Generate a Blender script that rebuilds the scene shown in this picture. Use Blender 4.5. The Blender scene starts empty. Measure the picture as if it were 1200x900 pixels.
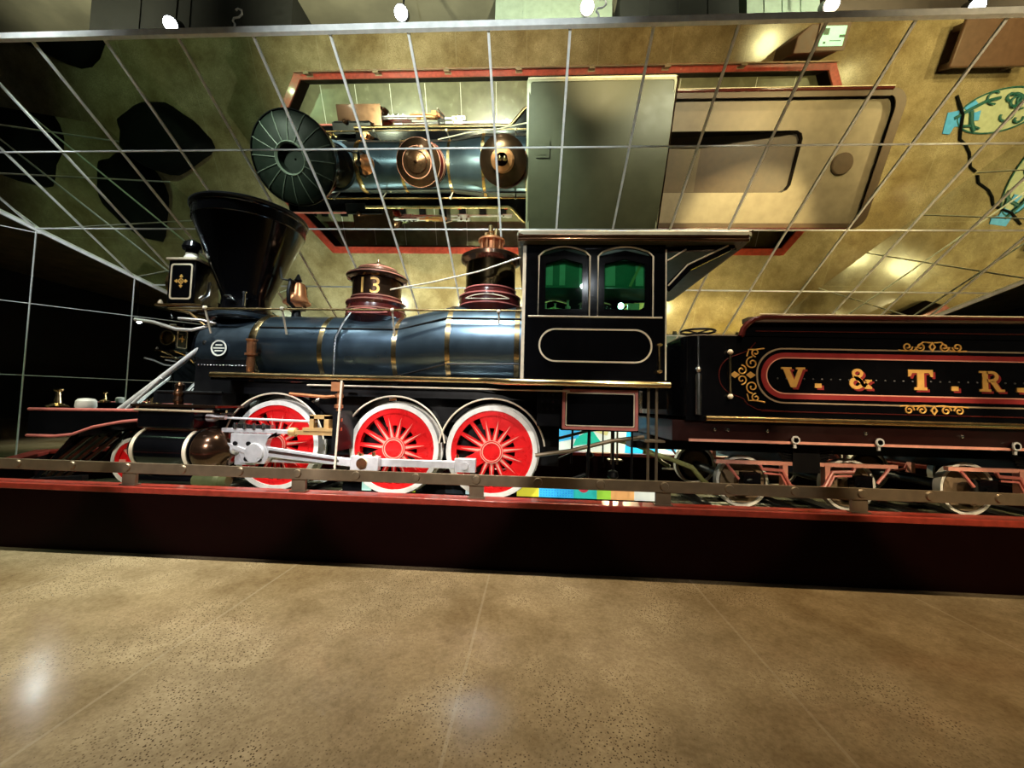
import bpy, bmesh, math, random
from mathutils import Vector, Matrix
random.seed(3)
PI = math.pi
scn = bpy.context.scene
col = scn.collection
YC = 6.095           # centre line of the track
WO = {}              # world origin of every object

# ------------------------------------------------------------------ materials
MATS = {}
def mat(name, c, metallic=0.0, rough=0.4, coat=0.0, var=0.12, scale=9.0, spec=0.5, emit=None, es=0.0):
    m = bpy.data.materials.new(name); m.use_nodes = True
    nt = m.node_tree; b = nt.nodes['Principled BSDF']
    b.inputs['Metallic'].default_value = metallic
    b.inputs['Coat Weight'].default_value = coat
    b.inputs['Coat Roughness'].default_value = 0.06
    b.inputs['Specular IOR Level'].default_value = spec
    tc = nt.nodes.new('ShaderNodeTexCoord')
    nz = nt.nodes.new('ShaderNodeTexNoise'); nz.inputs['Scale'].default_value = scale; nz.inputs['Detail'].default_value = 4
    nt.links.new(tc.outputs['Object'], nz.inputs['Vector'])
    cr = nt.nodes.new('ShaderNodeValToRGB')
    cr.color_ramp.elements[0].position = .3; cr.color_ramp.elements[1].position = .7
    cr.color_ramp.elements[0].color = tuple(x*(1-var) for x in c)+(1,)
    cr.color_ramp.elements[1].color = tuple(min(1, x*(1+var)) for x in c)+(1,)
    nt.links.new(nz.outputs['Fac'], cr.inputs['Fac']); nt.links.new(cr.outputs['Color'], b.inputs['Base Color'])
    mr = nt.nodes.new('ShaderNodeMapRange')
    mr.inputs['To Min'].default_value = rough*.8; mr.inputs['To Max'].default_value = min(1, rough*1.25)
    nt.links.new(nz.outputs['Fac'], mr.inputs['Value']); nt.links.new(mr.outputs['Result'], b.inputs['Roughness'])
    if emit:
        b.inputs['Emission Color'].default_value = tuple(emit)+(1,)
        b.inputs['Emission Strength'].default_value = es
    MATS[name] = m
    return m

BLACK = mat('black_enamel', (.003, .003, .0038), 0, .13, .05, spec=.32)
SOOT = mat('black_iron', (.004, .004, .005), 0, .35, 0, spec=.3)
JACKET = mat('blue_planished_iron', (.15, .215, .28), .92, .29, .05, .15, 3)
SMOKE = mat('smokebox_blue_black', (.06, .085, .115), .85, .36, 0)
BRASS = mat('polished_brass', (.80, .58, .29), 1, .22)
SATINB = mat('satin_brass', (.80, .50, .20), .55, .42)
GOLDP = mat('gold_leaf', (.85, .48, .13), .25, .4)
COPPER = mat('copper', (.66, .27, .12), .8, .33)
BRONZE = mat('brown_bronze', (.12, .062, .036), .9, .2, .2)
MAROON = mat('maroon_enamel', (.060, .009, .008), 0, .2, .4)
ROSE = mat('rose_lining', (.55, .16, .14), 0, .35)
RED = mat('vermilion_enamel', (.72, .008, .010), 0, .28, .3)
CREAM = mat('cream_lining', (.80, .68, .52), 0, .35)
TANL = mat('tan_lining', (.34, .25, .17), 0, .4)
SALMON = mat('salmon_lining', (.80, .36, .28), 0, .35)
WHITE = mat('white_tyre_paint', (.85, .82, .76), 0, .35)
STEEL = mat('bright_steel', (.78, .76, .78), .45, .3)
SILVER = mat('silver_brace', (.78, .78, .80), .25, .35)
NICKEL = mat('nickel', (.55, .56, .58), 1, .22)
TANROOF = mat('tan_canvas_deck', (.22, .165, .125), 0, .55, 0, .12, 5)
ROOF = mat('olive_cab_roof', (.06, .058, .034), 0, .45, 0, .12, 5)
ROOFEDGE = mat('olive_roof_edge', (.33, .31, .22), 0, .4)
DKBROWN = mat('brown_deck_border', (.085, .05, .035), 0, .5)
CURBRED = mat('red_wood_cap', (.30, .035, .022), 0, .3, .25, .25, 14)
CURBDK = mat('dark_red_lacquer', (.0050, .0004, .0004), 0, .5, 0, spec=.05)
RAILBR = mat('bronzed_rail_bar', (.21, .155, .10), .45, .38)
TRAY = mat('olive_deck_board', (.20, .195, .12), 0, .25, .3, .2, 4)
RAILST = mat('rail_steel', (.35, .32, .28), .9, .3)
KIOSK = mat('brown_kiosk_shell', (.11, .05, .03), 0, .45)
DUCT = mat('dark_duct', (.02, .022, .018), 0, .6)
FRAMEW = mat('pale_metal_strip', (.80, .80, .74), 0, .45)
GREEN = mat('green_cab_lining', (.02, .16, .09), 0, .4)
PALEGR = mat('pale_green_board', (.30, .50, .38), 0, .4)
WOODPALE = mat('pale_wood_sill', (.65, .58, .42), 0, .4)
HOSE = mat('olive_hose', (.35, .36, .14), 0, .5)
CYAN = mat('cyan_mat', (.10, .42, .95), 0, .4)
TEAL = mat('teal_mat', (.015, .10, .09), 0, .5)
PALEMAT = mat('pale_mat', (.50, .52, .36), 0, .5)
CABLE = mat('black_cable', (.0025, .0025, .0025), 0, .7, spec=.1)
LENS = mat('amber_lens', (.30, .17, .05), .8, .15)
PALECEIL = mat('pale_green_ceiling_board', (.33, .42, .30), 0, .7)
LAMP = mat('lamp_face', (1, 1, 1), 0, .5, emit=(.92, 1, .97), es=30)
LAMPF = mat('flood_lamp_face', (1, 1, 1), 0, .5, emit=(.88, .96, 1), es=110)
LAMPW = mat('warm_lamp_face', (1, 1, 1), 0, .5, emit=(1, .82, .55), es=12)
CABLAMP = mat('cab_lamp_bulb', (1, 1, 1), 0, .5, emit=(.85, .95, 1), es=25)
SCREEN = mat('kiosk_screen', (.4, .7, .5), 0, .3, emit=(.30, .95, .62), es=1.0)
SCREEND = mat('screen_dark_marks', (.03, .10, .06), 0, .4)

def mirror_mat(name, tint, rough):
    m = bpy.data.materials.new(name); m.use_nodes = True
    nt = m.node_tree; b = nt.nodes['Principled BSDF']
    b.inputs['Metallic'].default_value = 1
    tc = nt.nodes.new('ShaderNodeTexCoord'); nz = nt.nodes.new('ShaderNodeTexNoise'); nz.inputs['Scale'].default_value = .7
    nt.links.new(tc.outputs['Object'], nz.inputs['Vector'])
    cr = nt.nodes.new('ShaderNodeValToRGB')
    cr.color_ramp.elements[0].color = tuple(x*.93 for x in tint)+(1,); cr.color_ramp.elements[1].color = tint+(1,)
    nt.links.new(nz.outputs['Fac'], cr.inputs['Fac']); nt.links.new(cr.outputs['Color'], b.inputs['Base Color'])
    b.inputs['Roughness'].default_value = rough
    return m
MIRROR = mirror_mat('slope_mirror', (.82, .87, .68), .012)
MIRRORV = mirror_mat('wall_mirror', (.80, .82, .80), .0)

def glass_mat(name, tint, mixf):
    m = bpy.data.materials.new(name); m.use_nodes = True
    nt = m.node_tree; nt.nodes.remove(nt.nodes['Principled BSDF'])
    o = nt.nodes['Material Output']
    t = nt.nodes.new('ShaderNodeBsdfTransparent'); t.inputs['Color'].default_value = tint+(1,)
    g = nt.nodes.new('ShaderNodeBsdfGlossy'); g.inputs['Roughness'].default_value = .03
    mx = nt.nodes.new('ShaderNodeMixShader'); mx.inputs[0].default_value = mixf
    nt.links.new(t.outputs[0], mx.inputs[1]); nt.links.new(g.outputs[0], mx.inputs[2]); nt.links.new(mx.outputs[0], o.inputs[0])
    return m
GLASS = glass_mat('cab_glass', (.55, .85, .70), .06)

def floor_mat():
    m = bpy.data.materials.new('polished_concrete'); m.use_nodes = True
    nt = m.node_tree; N = nt.nodes; L = nt.links; b = N['Principled BSDF']
    tc = N.new('ShaderNodeTexCoord')
    def noise(s, d=6, r=.6):
        n = N.new('ShaderNodeTexNoise'); n.inputs['Scale'].default_value = s; n.inputs['Detail'].default_value = d; n.inputs['Roughness'].default_value = r
        L.new(tc.outputs['Object'], n.inputs['Vector']); return n.outputs['Fac']
    def ramp(f, p0, c0, p1, c1):
        r = N.new('ShaderNodeValToRGB'); r.color_ramp.elements[0].position = p0; r.color_ramp.elements[1].position = p1
        r.color_ramp.elements[0].color = c0+(1,); r.color_ramp.elements[1].color = c1+(1,); L.new(f, r.inputs['Fac']); return r.outputs['Color']
    def mix(f, a, bb, mode='MIX'):
        x = N.new('ShaderNodeMix'); x.data_type = 'RGBA'; x.blend_type = mode
        if isinstance(f, float): x.inputs[0].default_value = f
        else: L.new(f, x.inputs[0])
        for i, v in ((6, a), (7, bb)):
            if isinstance(v, tuple): x.inputs[i].default_value = v+(1,)
            else: L.new(v, x.inputs[i])
        return x.outputs[2]
    big = ramp(noise(.55), .36, (.27, .19, .10), .66, (.43, .345, .225))
    cl = ramp(noise(2.2), .38, (.80, .78, .74), .65, (1.08, 1.06, 1.02))
    c = mix(1.0, big, cl, 'MULTIPLY')
    fine = ramp(noise(38, 3, .7), .36, (.82, .80, .78), .62, (1.06, 1.06, 1.06))
    c = mix(1.0, c, fine, 'MULTIPLY')
    v = N.new('ShaderNodeTexVoronoi'); v.inputs['Scale'].default_value = 64; L.new(tc.outputs['Object'], v.inputs['Vector'])
    dots = ramp(v.outputs['Distance'], .20, (1, 1, 1), .32, (0, 0, 0))
    zone = ramp(noise(1.1, 4), .47, (0, 0, 0), .58, (1, 1, 1))
    msk = mix(1.0, dots, zone, 'MULTIPLY')
    c = mix(msk, c, (.07, .042, .022))
    v2 = N.new('ShaderNodeTexVoronoi'); v2.inputs['Scale'].default_value = 33; L.new(tc.outputs['Object'], v2.inputs['Vector'])
    d2 = ramp(v2.outputs['Distance'], .07, (1, 1, 1), .12, (0, 0, 0))
    c = mix(d2, c, (.12, .08, .05))
    # control joints running away from the plinth
    sx = N.new('ShaderNodeSeparateXYZ'); L.new(tc.outputs['Object'], sx.inputs[0])
    def mth(op, a, bb=None):
        x = N.new('ShaderNodeMath'); x.operation = op
        for i, q in ((0, a), (1, bb)):
            if q is None: continue
            if isinstance(q, (int, float)): x.inputs[i].default_value = q
            else: L.new(q, x.inputs[i])
        return x.outputs[0]
    def joint(o, off, per, w):
        a = mth('ADD', o, off+per*50); a = mth('MODULO', a, per); a = mth('SUBTRACT', a, per/2); a = mth('ABSOLUTE', a)
        return mth('LESS_THAN', a, w)
    j = mth('MAXIMUM', joint(sx.outputs['X'], .36+.915, 1.83, .009), joint(sx.outputs['Y'], .2, 30.0, .008))
    jm = mth('MULTIPLY', j, .22)
    c = mix(jm, c, (.55, .47, .34))
    L.new(c, b.inputs['Base Color'])
    rr_ = N.new('ShaderNodeMapRange'); rr_.inputs['To Min'].default_value = .05; rr_.inputs['To Max'].default_value = .27
    L.new(noise(1.6, 5), rr_.inputs['Value']); L.new(rr_.outputs['Result'], b.inputs['Roughness'])
    b.inputs['Specular IOR Level'].default_value = .45
    return m
FLOOR = floor_mat()

def flat_emit(name, c, es=.75):
    return mat(name, c, 0, .4, 0, .08, 20, emit=c, es=es)

# ------------------------------------------------------------------ mesh building
def rr(x0, x1, z0, z1, r, n=6):
    p = []
    for cx, cz, a0 in ((x1-r, z1-r, 0), (x0+r, z1-r, 90), (x0+r, z0+r, 180), (x1-r, z0+r, 270)):
        for k in range(n+1):
            a = math.radians(a0+90*k/n); p.append((cx+r*math.cos(a), cz+r*math.sin(a)))
    return p
def arcpts(cx, cz, r, a0, a1, n=24, y=None):
    out = []
    for k in range(n+1):
        a = math.radians(a0+(a1-a0)*k/n)
        out.append((cx+r*math.cos(a), cz+r*math.sin(a)) if y is None else (cx+r*math.cos(a), y, cz+r*math.sin(a)))
    return out
def circ(cx, cz, r, n=32): return [(cx+r*math.cos(2*PI*k/n), cz+r*math.sin(2*PI*k/n)) for k in range(n)]

class B:
    def __init__(s): s.v = []; s.f = []
    def add(s, vs, fs):
        o = len(s.v); s.v += [tuple(v) for v in vs]; s.f += [tuple(i+o for i in f) for f in fs]; return s
    def box(s, x0, x1, y0, y1, z0, z1):
        x0, x1 = min(x0, x1), max(x0, x1); y0, y1 = min(y0, y1), max(y0, y1); z0, z1 = min(z0, z1), max(z0, z1)
        return s.add([(x0,y0,z0),(x1,y0,z0),(x1,y1,z0),(x0,y1,z0),(x0,y0,z1),(x1,y0,z1),(x1,y1,z1),(x0,y1,z1)],
                     [(0,3,2,1),(4,5,6,7),(0,1,5,4),(1,2,6,5),(2,3,7,6),(3,0,4,7)])
    def bar(s, p0, p1, w, h):           # rectangular bar between two points
        p0, p1 = Vector(p0), Vector(p1); d = (p1-p0).normalized()
        up = Vector((0, 0, 1)) if abs(d.z) < .95 else Vector((0, 1, 0))
        a = d.cross(up).normalized(); b = a.cross(d)
        vs = [p+a*sx*w/2+b*sz*h/2 for p in (p0, p1) for sx, sz in ((-1,-1),(1,-1),(1,1),(-1,1))]
        return s.add(vs, [(0,1,2,3),(7,6,5,4),(0,4,5,1),(1,5,6,2),(2,6,7,3),(3,7,4,0)])
    def cyl(s, p0, p1, r0, r1=None, n=24):
        r1 = r0 if r1 is None else r1
        p0, p1 = Vector(p0), Vector(p1); d = (p1-p0).normalized()
        up = Vector((0, 0, 1)) if abs(d.z) < .9 else Vector((1, 0, 0))
        a = d.cross(up).normalized(); b = a.cross(d)
        vs = []
        for p, r in ((p0, r0), (p1, r1)):
            vs += [p+(a*math.cos(2*PI*k/n)+b*math.sin(2*PI*k/n))*r for k in range(n)]
        fs = [(k, (k+1) % n, n+(k+1) % n, n+k) for k in range(n)]
        fs += [tuple(range(n-1, -1, -1)), tuple(range(n, 2*n))]
        return s.add(vs, fs)
    def tube(s, pts, r, n=8, closed=False):
        P = [Vector(p) for p in pts]; m = len(P); vs = []
        pa = None
        for i in range(m):
            if closed: d = P[(i+1) % m]-P[i-1]
            else: d = P[min(i+1, m-1)]-P[max(i-1, 0)]
            d.normalize()
            if pa is None:
                up = Vector((0, 1, 0)) if abs(d.y) < .9 else Vector((1, 0, 0))
                a = d.cross(up).normalized()
            else:
                a = (pa-d*pa.dot(d)); a.normalize()
            pa = a; b = d.cross(a)
            vs += [P[i]+(a*math.cos(2*PI*k/n)+b*math.sin(2*PI*k/n))*r for k in range(n)]
        fs = []
        for i in range(m if closed else m-1):
            j = (i+1) % m
            fs += [(i*n+k, i*n+(k+1) % n, j*n+(k+1) % n, j*n+k) for k in range(n)]
        if not closed: fs += [tuple(range(n-1, -1, -1)), tuple(range((m-1)*n, m*n))]
        return s.add(vs, fs)
    def lathe(s, prof, c, axis='z', n=32, caps=True):      # prof: (radius, height)
        vs = []
        for r, h in prof:
            for k in range(n):
                a = 2*PI*k/n; u, v = r*math.cos(a), r*math.sin(a)
                q = {'z': (u, v, h), 'x': (h, u, v), 'y': (u, h, v)}[axis]
                vs.append((c[0]+q[0], c[1]+q[1], c[2]+q[2]))
        fs = [(i*n+k, i*n+(k+1) % n, (i+1)*n+(k+1) % n, (i+1)*n+k) for i in range(len(prof)-1) for k in range(n)]
        if caps: fs += [tuple(range(n-1, -1, -1)), tuple(range((len(prof)-1)*n, len(prof)*n))]
        return s.add(vs, fs)
    def ext(s, poly, a0, a1, plane='xz'):
        n = len(poly)
        def q(p, a): return {'xz': (p[0], a, p[1]), 'xy': (p[0], p[1], a), 'yz': (a, p[0], p[1])}[plane]
        vs = [q(p, a0) for p in poly]+[q(p, a1) for p in poly]
        fs = [tuple(range(n)), tuple(range(2*n-1, n-1, -1))]+[(k, (k+1) % n, n+(k+1) % n, n+k) for k in range(n)]
        return s.add(vs, fs)
    def ring(s, outer, inner, a0, a1, plane='xz', closed=True):
        n = len(outer)
        def q(p, a): return {'xz': (p[0], a, p[1]), 'xy': (p[0], p[1], a), 'yz': (a, p[0], p[1])}[plane]
        vs = [q(p, a0) for p in outer]+[q(p, a0) for p in inner]+[q(p, a1) for p in outer]+[q(p, a1) for p in inner]
        fs = []
        for k in range(n if closed else n-1):
            j = (k+1) % n
            fs += [(k, j, n+j, n+k), (2*n+k, 3*n+k, 3*n+j, 2*n+j), (k, 2*n+k, 2*n+j, j), (n+k, n+j, 3*n+j, 3*n+k)]
        if not closed: fs += [(0, n, 3*n, 2*n), (n-1, 3*n-1, 4*n-1, 2*n-1)]
        return s.add(vs, fs)
    def build(s, name, m, parent=None, angle=32, bevel=0, recalc=True):
        me = bpy.data.meshes.new(name)
        xs = list(zip(*s.v)); c = tuple((min(a)+max(a))/2 for a in xs)
        if parent is None: c = (c[0], c[1], min(xs[2]))
        me.from_pydata([(v[0]-c[0], v[1]-c[1], v[2]-c[2]) for v in s.v], [], s.f)
        bm = bmesh.new(); bm.from_mesh(me)
        if recalc: bmesh.ops.recalc_face_normals(bm, faces=bm.faces)
        bm.to_mesh(me); bm.free()
        me.shade_smooth(); me.set_sharp_from_angle(angle=math.radians(angle))
        me.materials.append(m)
        o = bpy.data.objects.new(name, me); col.objects.link(o)
        WO[o.name] = c
        if parent:
            o.parent = parent; w = WO[parent.name]; o.location = (c[0]-w[0], c[1]-w[1], c[2]-w[2])
        else: o.location = c
        if bevel:
            b = o.modifiers.new('Bevel', 'BEVEL'); b.width = bevel; b.segments = 2; b.limit_method = 'ANGLE'
        return o

def tag(o, label, cat, group=None, kind=None):
    o['label'] = label; o['category'] = cat
    if group: o['group'] = group
    if kind: o['kind'] = kind
    return o
def thing(name, loc, label, cat, group=None):
    o = bpy.data.objects.new(name, None); col.objects.link(o); o.location = loc; WO[o.name] = tuple(loc)
    o.empty_display_size = .2
    return tag(o, label, cat, group)
def struct(o): o['kind'] = 'structure'; return o
def copy_tree(o, parent=None):
    c = o.copy(); col.objects.link(c); c.parent = parent
    if parent is None: pass
    for ch in list(o.children): copy_tree(ch, c)
    return c
def text_mesh(s, size):
    cu = bpy.data.curves.new('glyphs', 'FONT'); cu.body = s; cu.size = size; cu.align_x = 'CENTER'; cu.extrude = 0
    t = bpy.data.objects.new('glyphs', cu); col.objects.link(t)
    bpy.context.view_layer.update()
    me = bpy.data.meshes.new_from_object(t.evaluated_get(bpy.context.evaluated_depsgraph_get()))
    v = [tuple(x.co) for x in me.vertices]; f = [tuple(p.vertices) for p in me.polygons]
    bpy.data.objects.remove(t); bpy.data.meshes.remove(me)
    return v, f

# ================================================================== THE SETTING
AL = .5424; YM, ZM = 4.8044, 6.3686; W, H = 1.0437, 1.4621; XS0 = -5.8951; YB = 11.0
TA = math.tan(AL)
def zi(y): return ZM-(y-YM)*TA
def wl(y): return y-17.4          # X of the left wing at depth y
def wr(y): return 18.0-y          # X of the right wing

fl = B(); fl.box(-24, 24, -13, 15, -.2, 0); struct(fl.build('floor', FLOOR))
CONC = mat('olive_concrete', (.22, .21, .13), 0, .8, 0, .3, 1.2)
DARKW = mat('dark_hall_wall', (.012, .012, .011), 0, .8)
b = B(); b.box(-24, 24, -13, 15, 8.6, 8.8); struct(b.build('ceiling', CONC))
b = B(); b.box(-24, 24, -13.2, -13, 0, 8.6); struct(b.build('wall_rear', DARKW))
# sloping mirror over the alcove
b = B(); t = .06
pl = [(wl(YM), YM, ZM), (wr(YM), YM, ZM), (wr(YB), YB, zi(YB)), (wl(YB), YB, zi(YB))]
nn = Vector((0, math.sin(AL), math.cos(AL)))
b.add([Vector(p) for p in pl]+[Vector(p)+nn*t for p in pl], [(0,1,2,3),(7,6,5,4),(0,4,5,1),(1,5,6,2),(2,6,7,3),(3,7,4,0)])
struct(b.build('wall_back_upper', MIRROR))
b = B(); b.box(wl(YB), wr(YB), YB, YB+.08, 0, zi(YB)); struct(b.build('wall_back', MIRRORV))
for nm, fx, sg in (('wall_left', wl, -1), ('wall_right', wr, 1)):
    b = B(); o = .057*sg
    p = [(fx(YM), YM), (fx(YB), YB)]
    vs = []
    for d in (0, .08):
        for (x, y), z in ((p[0], 0), (p[1], 0), (p[1], zi(YB)), (p[0], ZM)):
            vs.append((x+d*sg*.707, y+d*.707, z))
    b.add(vs, [(0,1,2,3),(7,6,5,4),(0,4,5,1),(1,5,6,2),(2,6,7,3),(3,7,4,0)])
    struct(b.build(nm, MIRRORV))
# strips between mirror panels
b = B()
def ipt(x, tt, off=-.006):
    return Vector((x, YM+tt*math.cos(AL), ZM-tt*math.sin(AL)))+nn*off
L_INC = (YB-YM)/math.cos(AL)
for j in range(-7, 19):
    x = XS0+j*W
    # a strip ends where it meets a wing
    yend = min(YB, x+17.4, 18-x)
    if yend <= YM+.1: continue
    tl = (yend-YM)/math.cos(AL)
    b.bar(ipt(x, 0), ipt(x, tl), .034, .016)
for k in range(1, 5):
    tt = k*H; y = YM+tt*math.cos(AL)
    b.bar(ipt(wl(y), tt), ipt(wr(y), tt), .016, .022)
struct(b.build('trim_1', FRAMEW))
b = B(); b.bar((wl(YM), YM-.03, ZM-.005), (wr(YM), YM-.03, ZM-.005), .06, .085); struct(b.build('trim_2', FRAMEW))
for idx, fx, sg in ((3, wl, -1), (4, wr, 1)):
    b = B(); q = Vector((-sg*.008, -.008, 0))
    for x in [XS0+j*W for j in range(-8, 20)]:
        # seams aligned with those of the slope
        y = x+17.4 if sg < 0 else 18-x
        if YM < y < YB-.05: b.bar(Vector((x, y, 0))+q, Vector((x, y, zi(y)))+q, .022, .012)
    for z in (1.9, 3.335, 4.78):
        ye = min(YB, YM+(ZM-z)/TA)
        b.bar(Vector((fx(YM), YM, z))+q, Vector((fx(ye), ye, z))+q, .012, .014)
    b.bar(Vector((fx(YM), YM, ZM))+q*2.5, Vector((fx(YB), YB, zi(YB)))+q*2.5, .03, .07)
    struct(b.build('trim_%d' % idx, FRAMEW))
b = B(); b.bar((wl(YB), YB-.01, zi(YB)), (wr(YB), YB-.01, zi(YB)), .03, .04); struct(b.build('trim_5', FRAMEW))

# ceiling services seen above the mirror
def ceilbox(name, x0, x1, y0, y1, z0, m, label, cat):
    b = B(); b.box(x0, x1, y0, y1, z0, 8.59)
    for k in range(1, 4):
        xx = x0+(x1-x0)*k/4; b.box(xx-.02, xx+.02, y0-.02, y1, z0-.02, 8.59)
    return tag(b.build(name, m), label, cat)
ceilbox('vent_duct', -8.0, -4.3, 6.3, 7.6, 7.75, DUCT, 'long black ceiling duct above the left end of the mirror slope', 'duct')
ceilbox('vent_duct', 1.3, 3.2, 6.3, 7.6, 7.7, DUCT, 'short dark ceiling duct above the cab roof end of mirror', 'duct')
ceilbox('ceiling_baffle', 3.35, 4.5, 6.35, 7.4, 7.72, PALECEIL, 'pale green ceiling baffle right of the short dark duct', 'baffle')
ceilbox('ceiling_baffle', -.8, 1.2, 6.5, 7.4, 7.85, PALECEIL, 'pale green ceiling baffle left of the short dark duct', 'baffle')
b = B(); b.box(4.7, 12.5, 6.3, 7.6, 7.9, 8.59); b.ext([(4.7, 7.9), (5.4, 7.55), (12.5, 7.55), (12.5, 7.9)], 6.3, 7.4)
tag(b.build('vent_duct', mat('brown_duct', (.09, .065, .035), 0, .7)), 'brown ceiling duct with sloped end above the tender', 'duct')

def spot_fixture(x, z, y, label, warm=False):
    t = thing('track_spotlight', (x, y, z), label, 'spotlight', 'track spotlights along the mirror top')
    d = Vector((-.1*x, -2.0, -1.6)).normalized()
    p = Vector((x, y, z))
    b = B(); b.cyl(p-d*.26, p, .085, .11, 20); b.build('lamp_housing', SOOT, t)
    b = B(); b.cyl(p+d*.002, p+d*.01, .095, .095, 20); b.build('lamp_lens', LAMPW if warm else LAMP, t)
    b = B(); b.cyl(p-d*.15, (x, (p-d*.15).y, 8.62), .015, n=8); b.build('stem', SOOT, t)
    return p, d
FX = [(-5.77, 7.35, 'track spotlight glaring white above the funnel-shaped smokestack', 0),
      (-2.12, 7.43, 'track spotlight above the numbered sand dome, second from left', 0),
      (.67, 7.44, 'small warm track spotlight above the cab, against the dark duct', 1),
      (4.13, 7.38, 'track spotlight above the kiosk reflection, second from right', 1),
      (6.08, 7.29, 'rightmost track spotlight, glaring at the top right corner', 0)]
for x, z, lb, w in FX: spot_fixture(x, z, 5.6, lb, w)
for (x, y, z), d, lb in (((-6.6, 3.8, 6.5), (-3.1, 3.9, -2.35), 'track spotlight over the smokebox end, mirrored as white glare on the floor'),
                       ((1.55, -2.6, 5.33), (-.3, 7.9, -2.0), 'hall track spotlight seen as a star of light in the left wing')):
    t = thing('track_spotlight', (x, y, z), lb, 'spotlight'); d = Vector(d).normalized(); p = Vector((x, y, z))
    b = B(); b.cyl(p-d*.3, p, .10, .13, 20); b.build('lamp_housing', SOOT, t)
    b = B(); b.cyl(p+d*.002, p+d*.01, .125, .125, 20); b.build('lamp_lens', LAMPF, t)
    b = B(); b.cyl(p-d*.15, (x, (p-d*.15).y, 8.6), .015, n=8); b.build('stem', SOOT, t)
for x, lb in ((-4.05, 'curled white cable bracket on mirror top edge above the smokestack'), (.72, 'curled white cable bracket on mirror top edge above the cab')):
    b = B(); y = 4.80
    b.tube([(x, y, 6.40), (x, y, 6.50), (x-.03, y, 6.54), (x-.02, y, 6.58), (x+.05, y, 6.59), (x+.09, y, 6.63), (x+.08, y, 6.69), (x+.03, y, 6.71), (x, y, 6.69)], .012)
    b.cyl((x, y, 6.36), (x, y, 6.41), .03, n=12)
    tag(b.build('cable_bracket', FRAMEW), lb, 'bracket')

# ================================================================== PLINTH
PL = thing('display_plinth', (0, YC, 0), 'long black and red hexagonal plinth carrying the locomotive and tender', 'plinth')
OUT = [(-6.26, 3.80), (7.01, 3.80), (8.4, 6.03), (7.02, 8.25), (-6.12, 8.25), (-7.95, 6.03)]
def inset(poly, d):
    n = len(poly); out = []
    for i in range(n):
        p0, p1, p2 = Vector(poly[i-1]), Vector(poly[i]), Vector(poly[(i+1) % n])
        e1, e2 = (p1-p0).normalized(), (p2-p1).normalized()
        n1, n2 = Vector((-e1.y, e1.x)), Vector((-e2.y, e2.x))
        m_ = (n1+n2).normalized(); out.append(tuple(p1+m_*(d/max(.3, m_.dot(n1)))))
    return out
IN1 = inset(OUT, .19)
b = B(); b.ring(inset(OUT, .015), inset(OUT, .175), 0, .585, 'xy'); b.build('curb_wall', CURBDK, PL)
b = B(); b.ring(OUT, IN1, .585, .6456, 'xy'); b.build('curb_cap', CURBRED, PL, bevel=.008)
b = B(); b.ext(inset(OUT, .17), .05, .12, 'xy'); b.build('deck', TRAY, PL)
b = B()
for k in range(14):
    x = -5.9+k*.95; b.box(x-.008, x+.008, 3.99, 8.06, .12, .124)
b.build('deck_seam', FRAMEW, PL)
for s in (-1, 1):
    y = YC+s*.745; b = B()
    pf = [(-.06, .17), (.06, .17), (.06, .185), (.012, .20), (.012, .27), (.033, .285), (.033, .318), (-.033, .318), (-.033, .285), (-.012, .27), (-.012, .20), (-.06, .185)]
    b.ext([(y+p, z) for p, z in pf], -6.6, 7.5, 'yz'); b.build('rail', RAILST, PL)
b = B()
for k in range(24):
    x = -6.4+k*.6; b.box(x-.1, x+.1, YC-1.15, YC+1.15, .122, .17)
b.build('sleepers', SOOT, PL)

# ================================================================== GUARD RAIL
GR = thing('guard_railing', (0, 3.87, .6456), 'low flat bronze guard rail with round bolts along the plinth curb', 'railing')
b = B(); b.box(-6.2, 6.95, 3.862, 3.885, .768, .875); b.build('rail_bar', RAILBR, GR, bevel=.004)
k = 0
for i in range(-1, 6):
    x = -4.09+1.782*i
    b = B(); b.box(x-.07, x+.07, 3.886, 3.92, .646, .87); b.box(x-.085, x+.085, 3.87, 3.94, .6458, .655); b.build('post', RAILBR, GR)
    for q in range(3):
        xx = x+q*.594
        if xx > 6.9: continue
        b = B(); b.lathe([(.002, 3.842), (.036, 3.846), (.043, 3.862)], (xx, 0, .826), 'y', 16); b.build('bolt', RAILBR, GR)

# ================================================================== LOCOMOTIVE
LO = thing('steam_locomotive', (-2.0, YC, .32), 'black steam locomotive with funnel smokestack and red spoked driving wheels', 'locomotive')
def part(b, n, m, p=None, **k): return b.build(n, m, p or LO, **k)

# --- boiler
BZ, BR = 2.31, .555
b = B(); b.lathe([(.45, -4.12), (BR-.01, -4.10), (BR, -4.06), (BR, -2.0), (BR+.015, -1.9), (.655, -1.22), (.655, -.10)], (0, YC, 0), 'x', 64)
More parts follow.
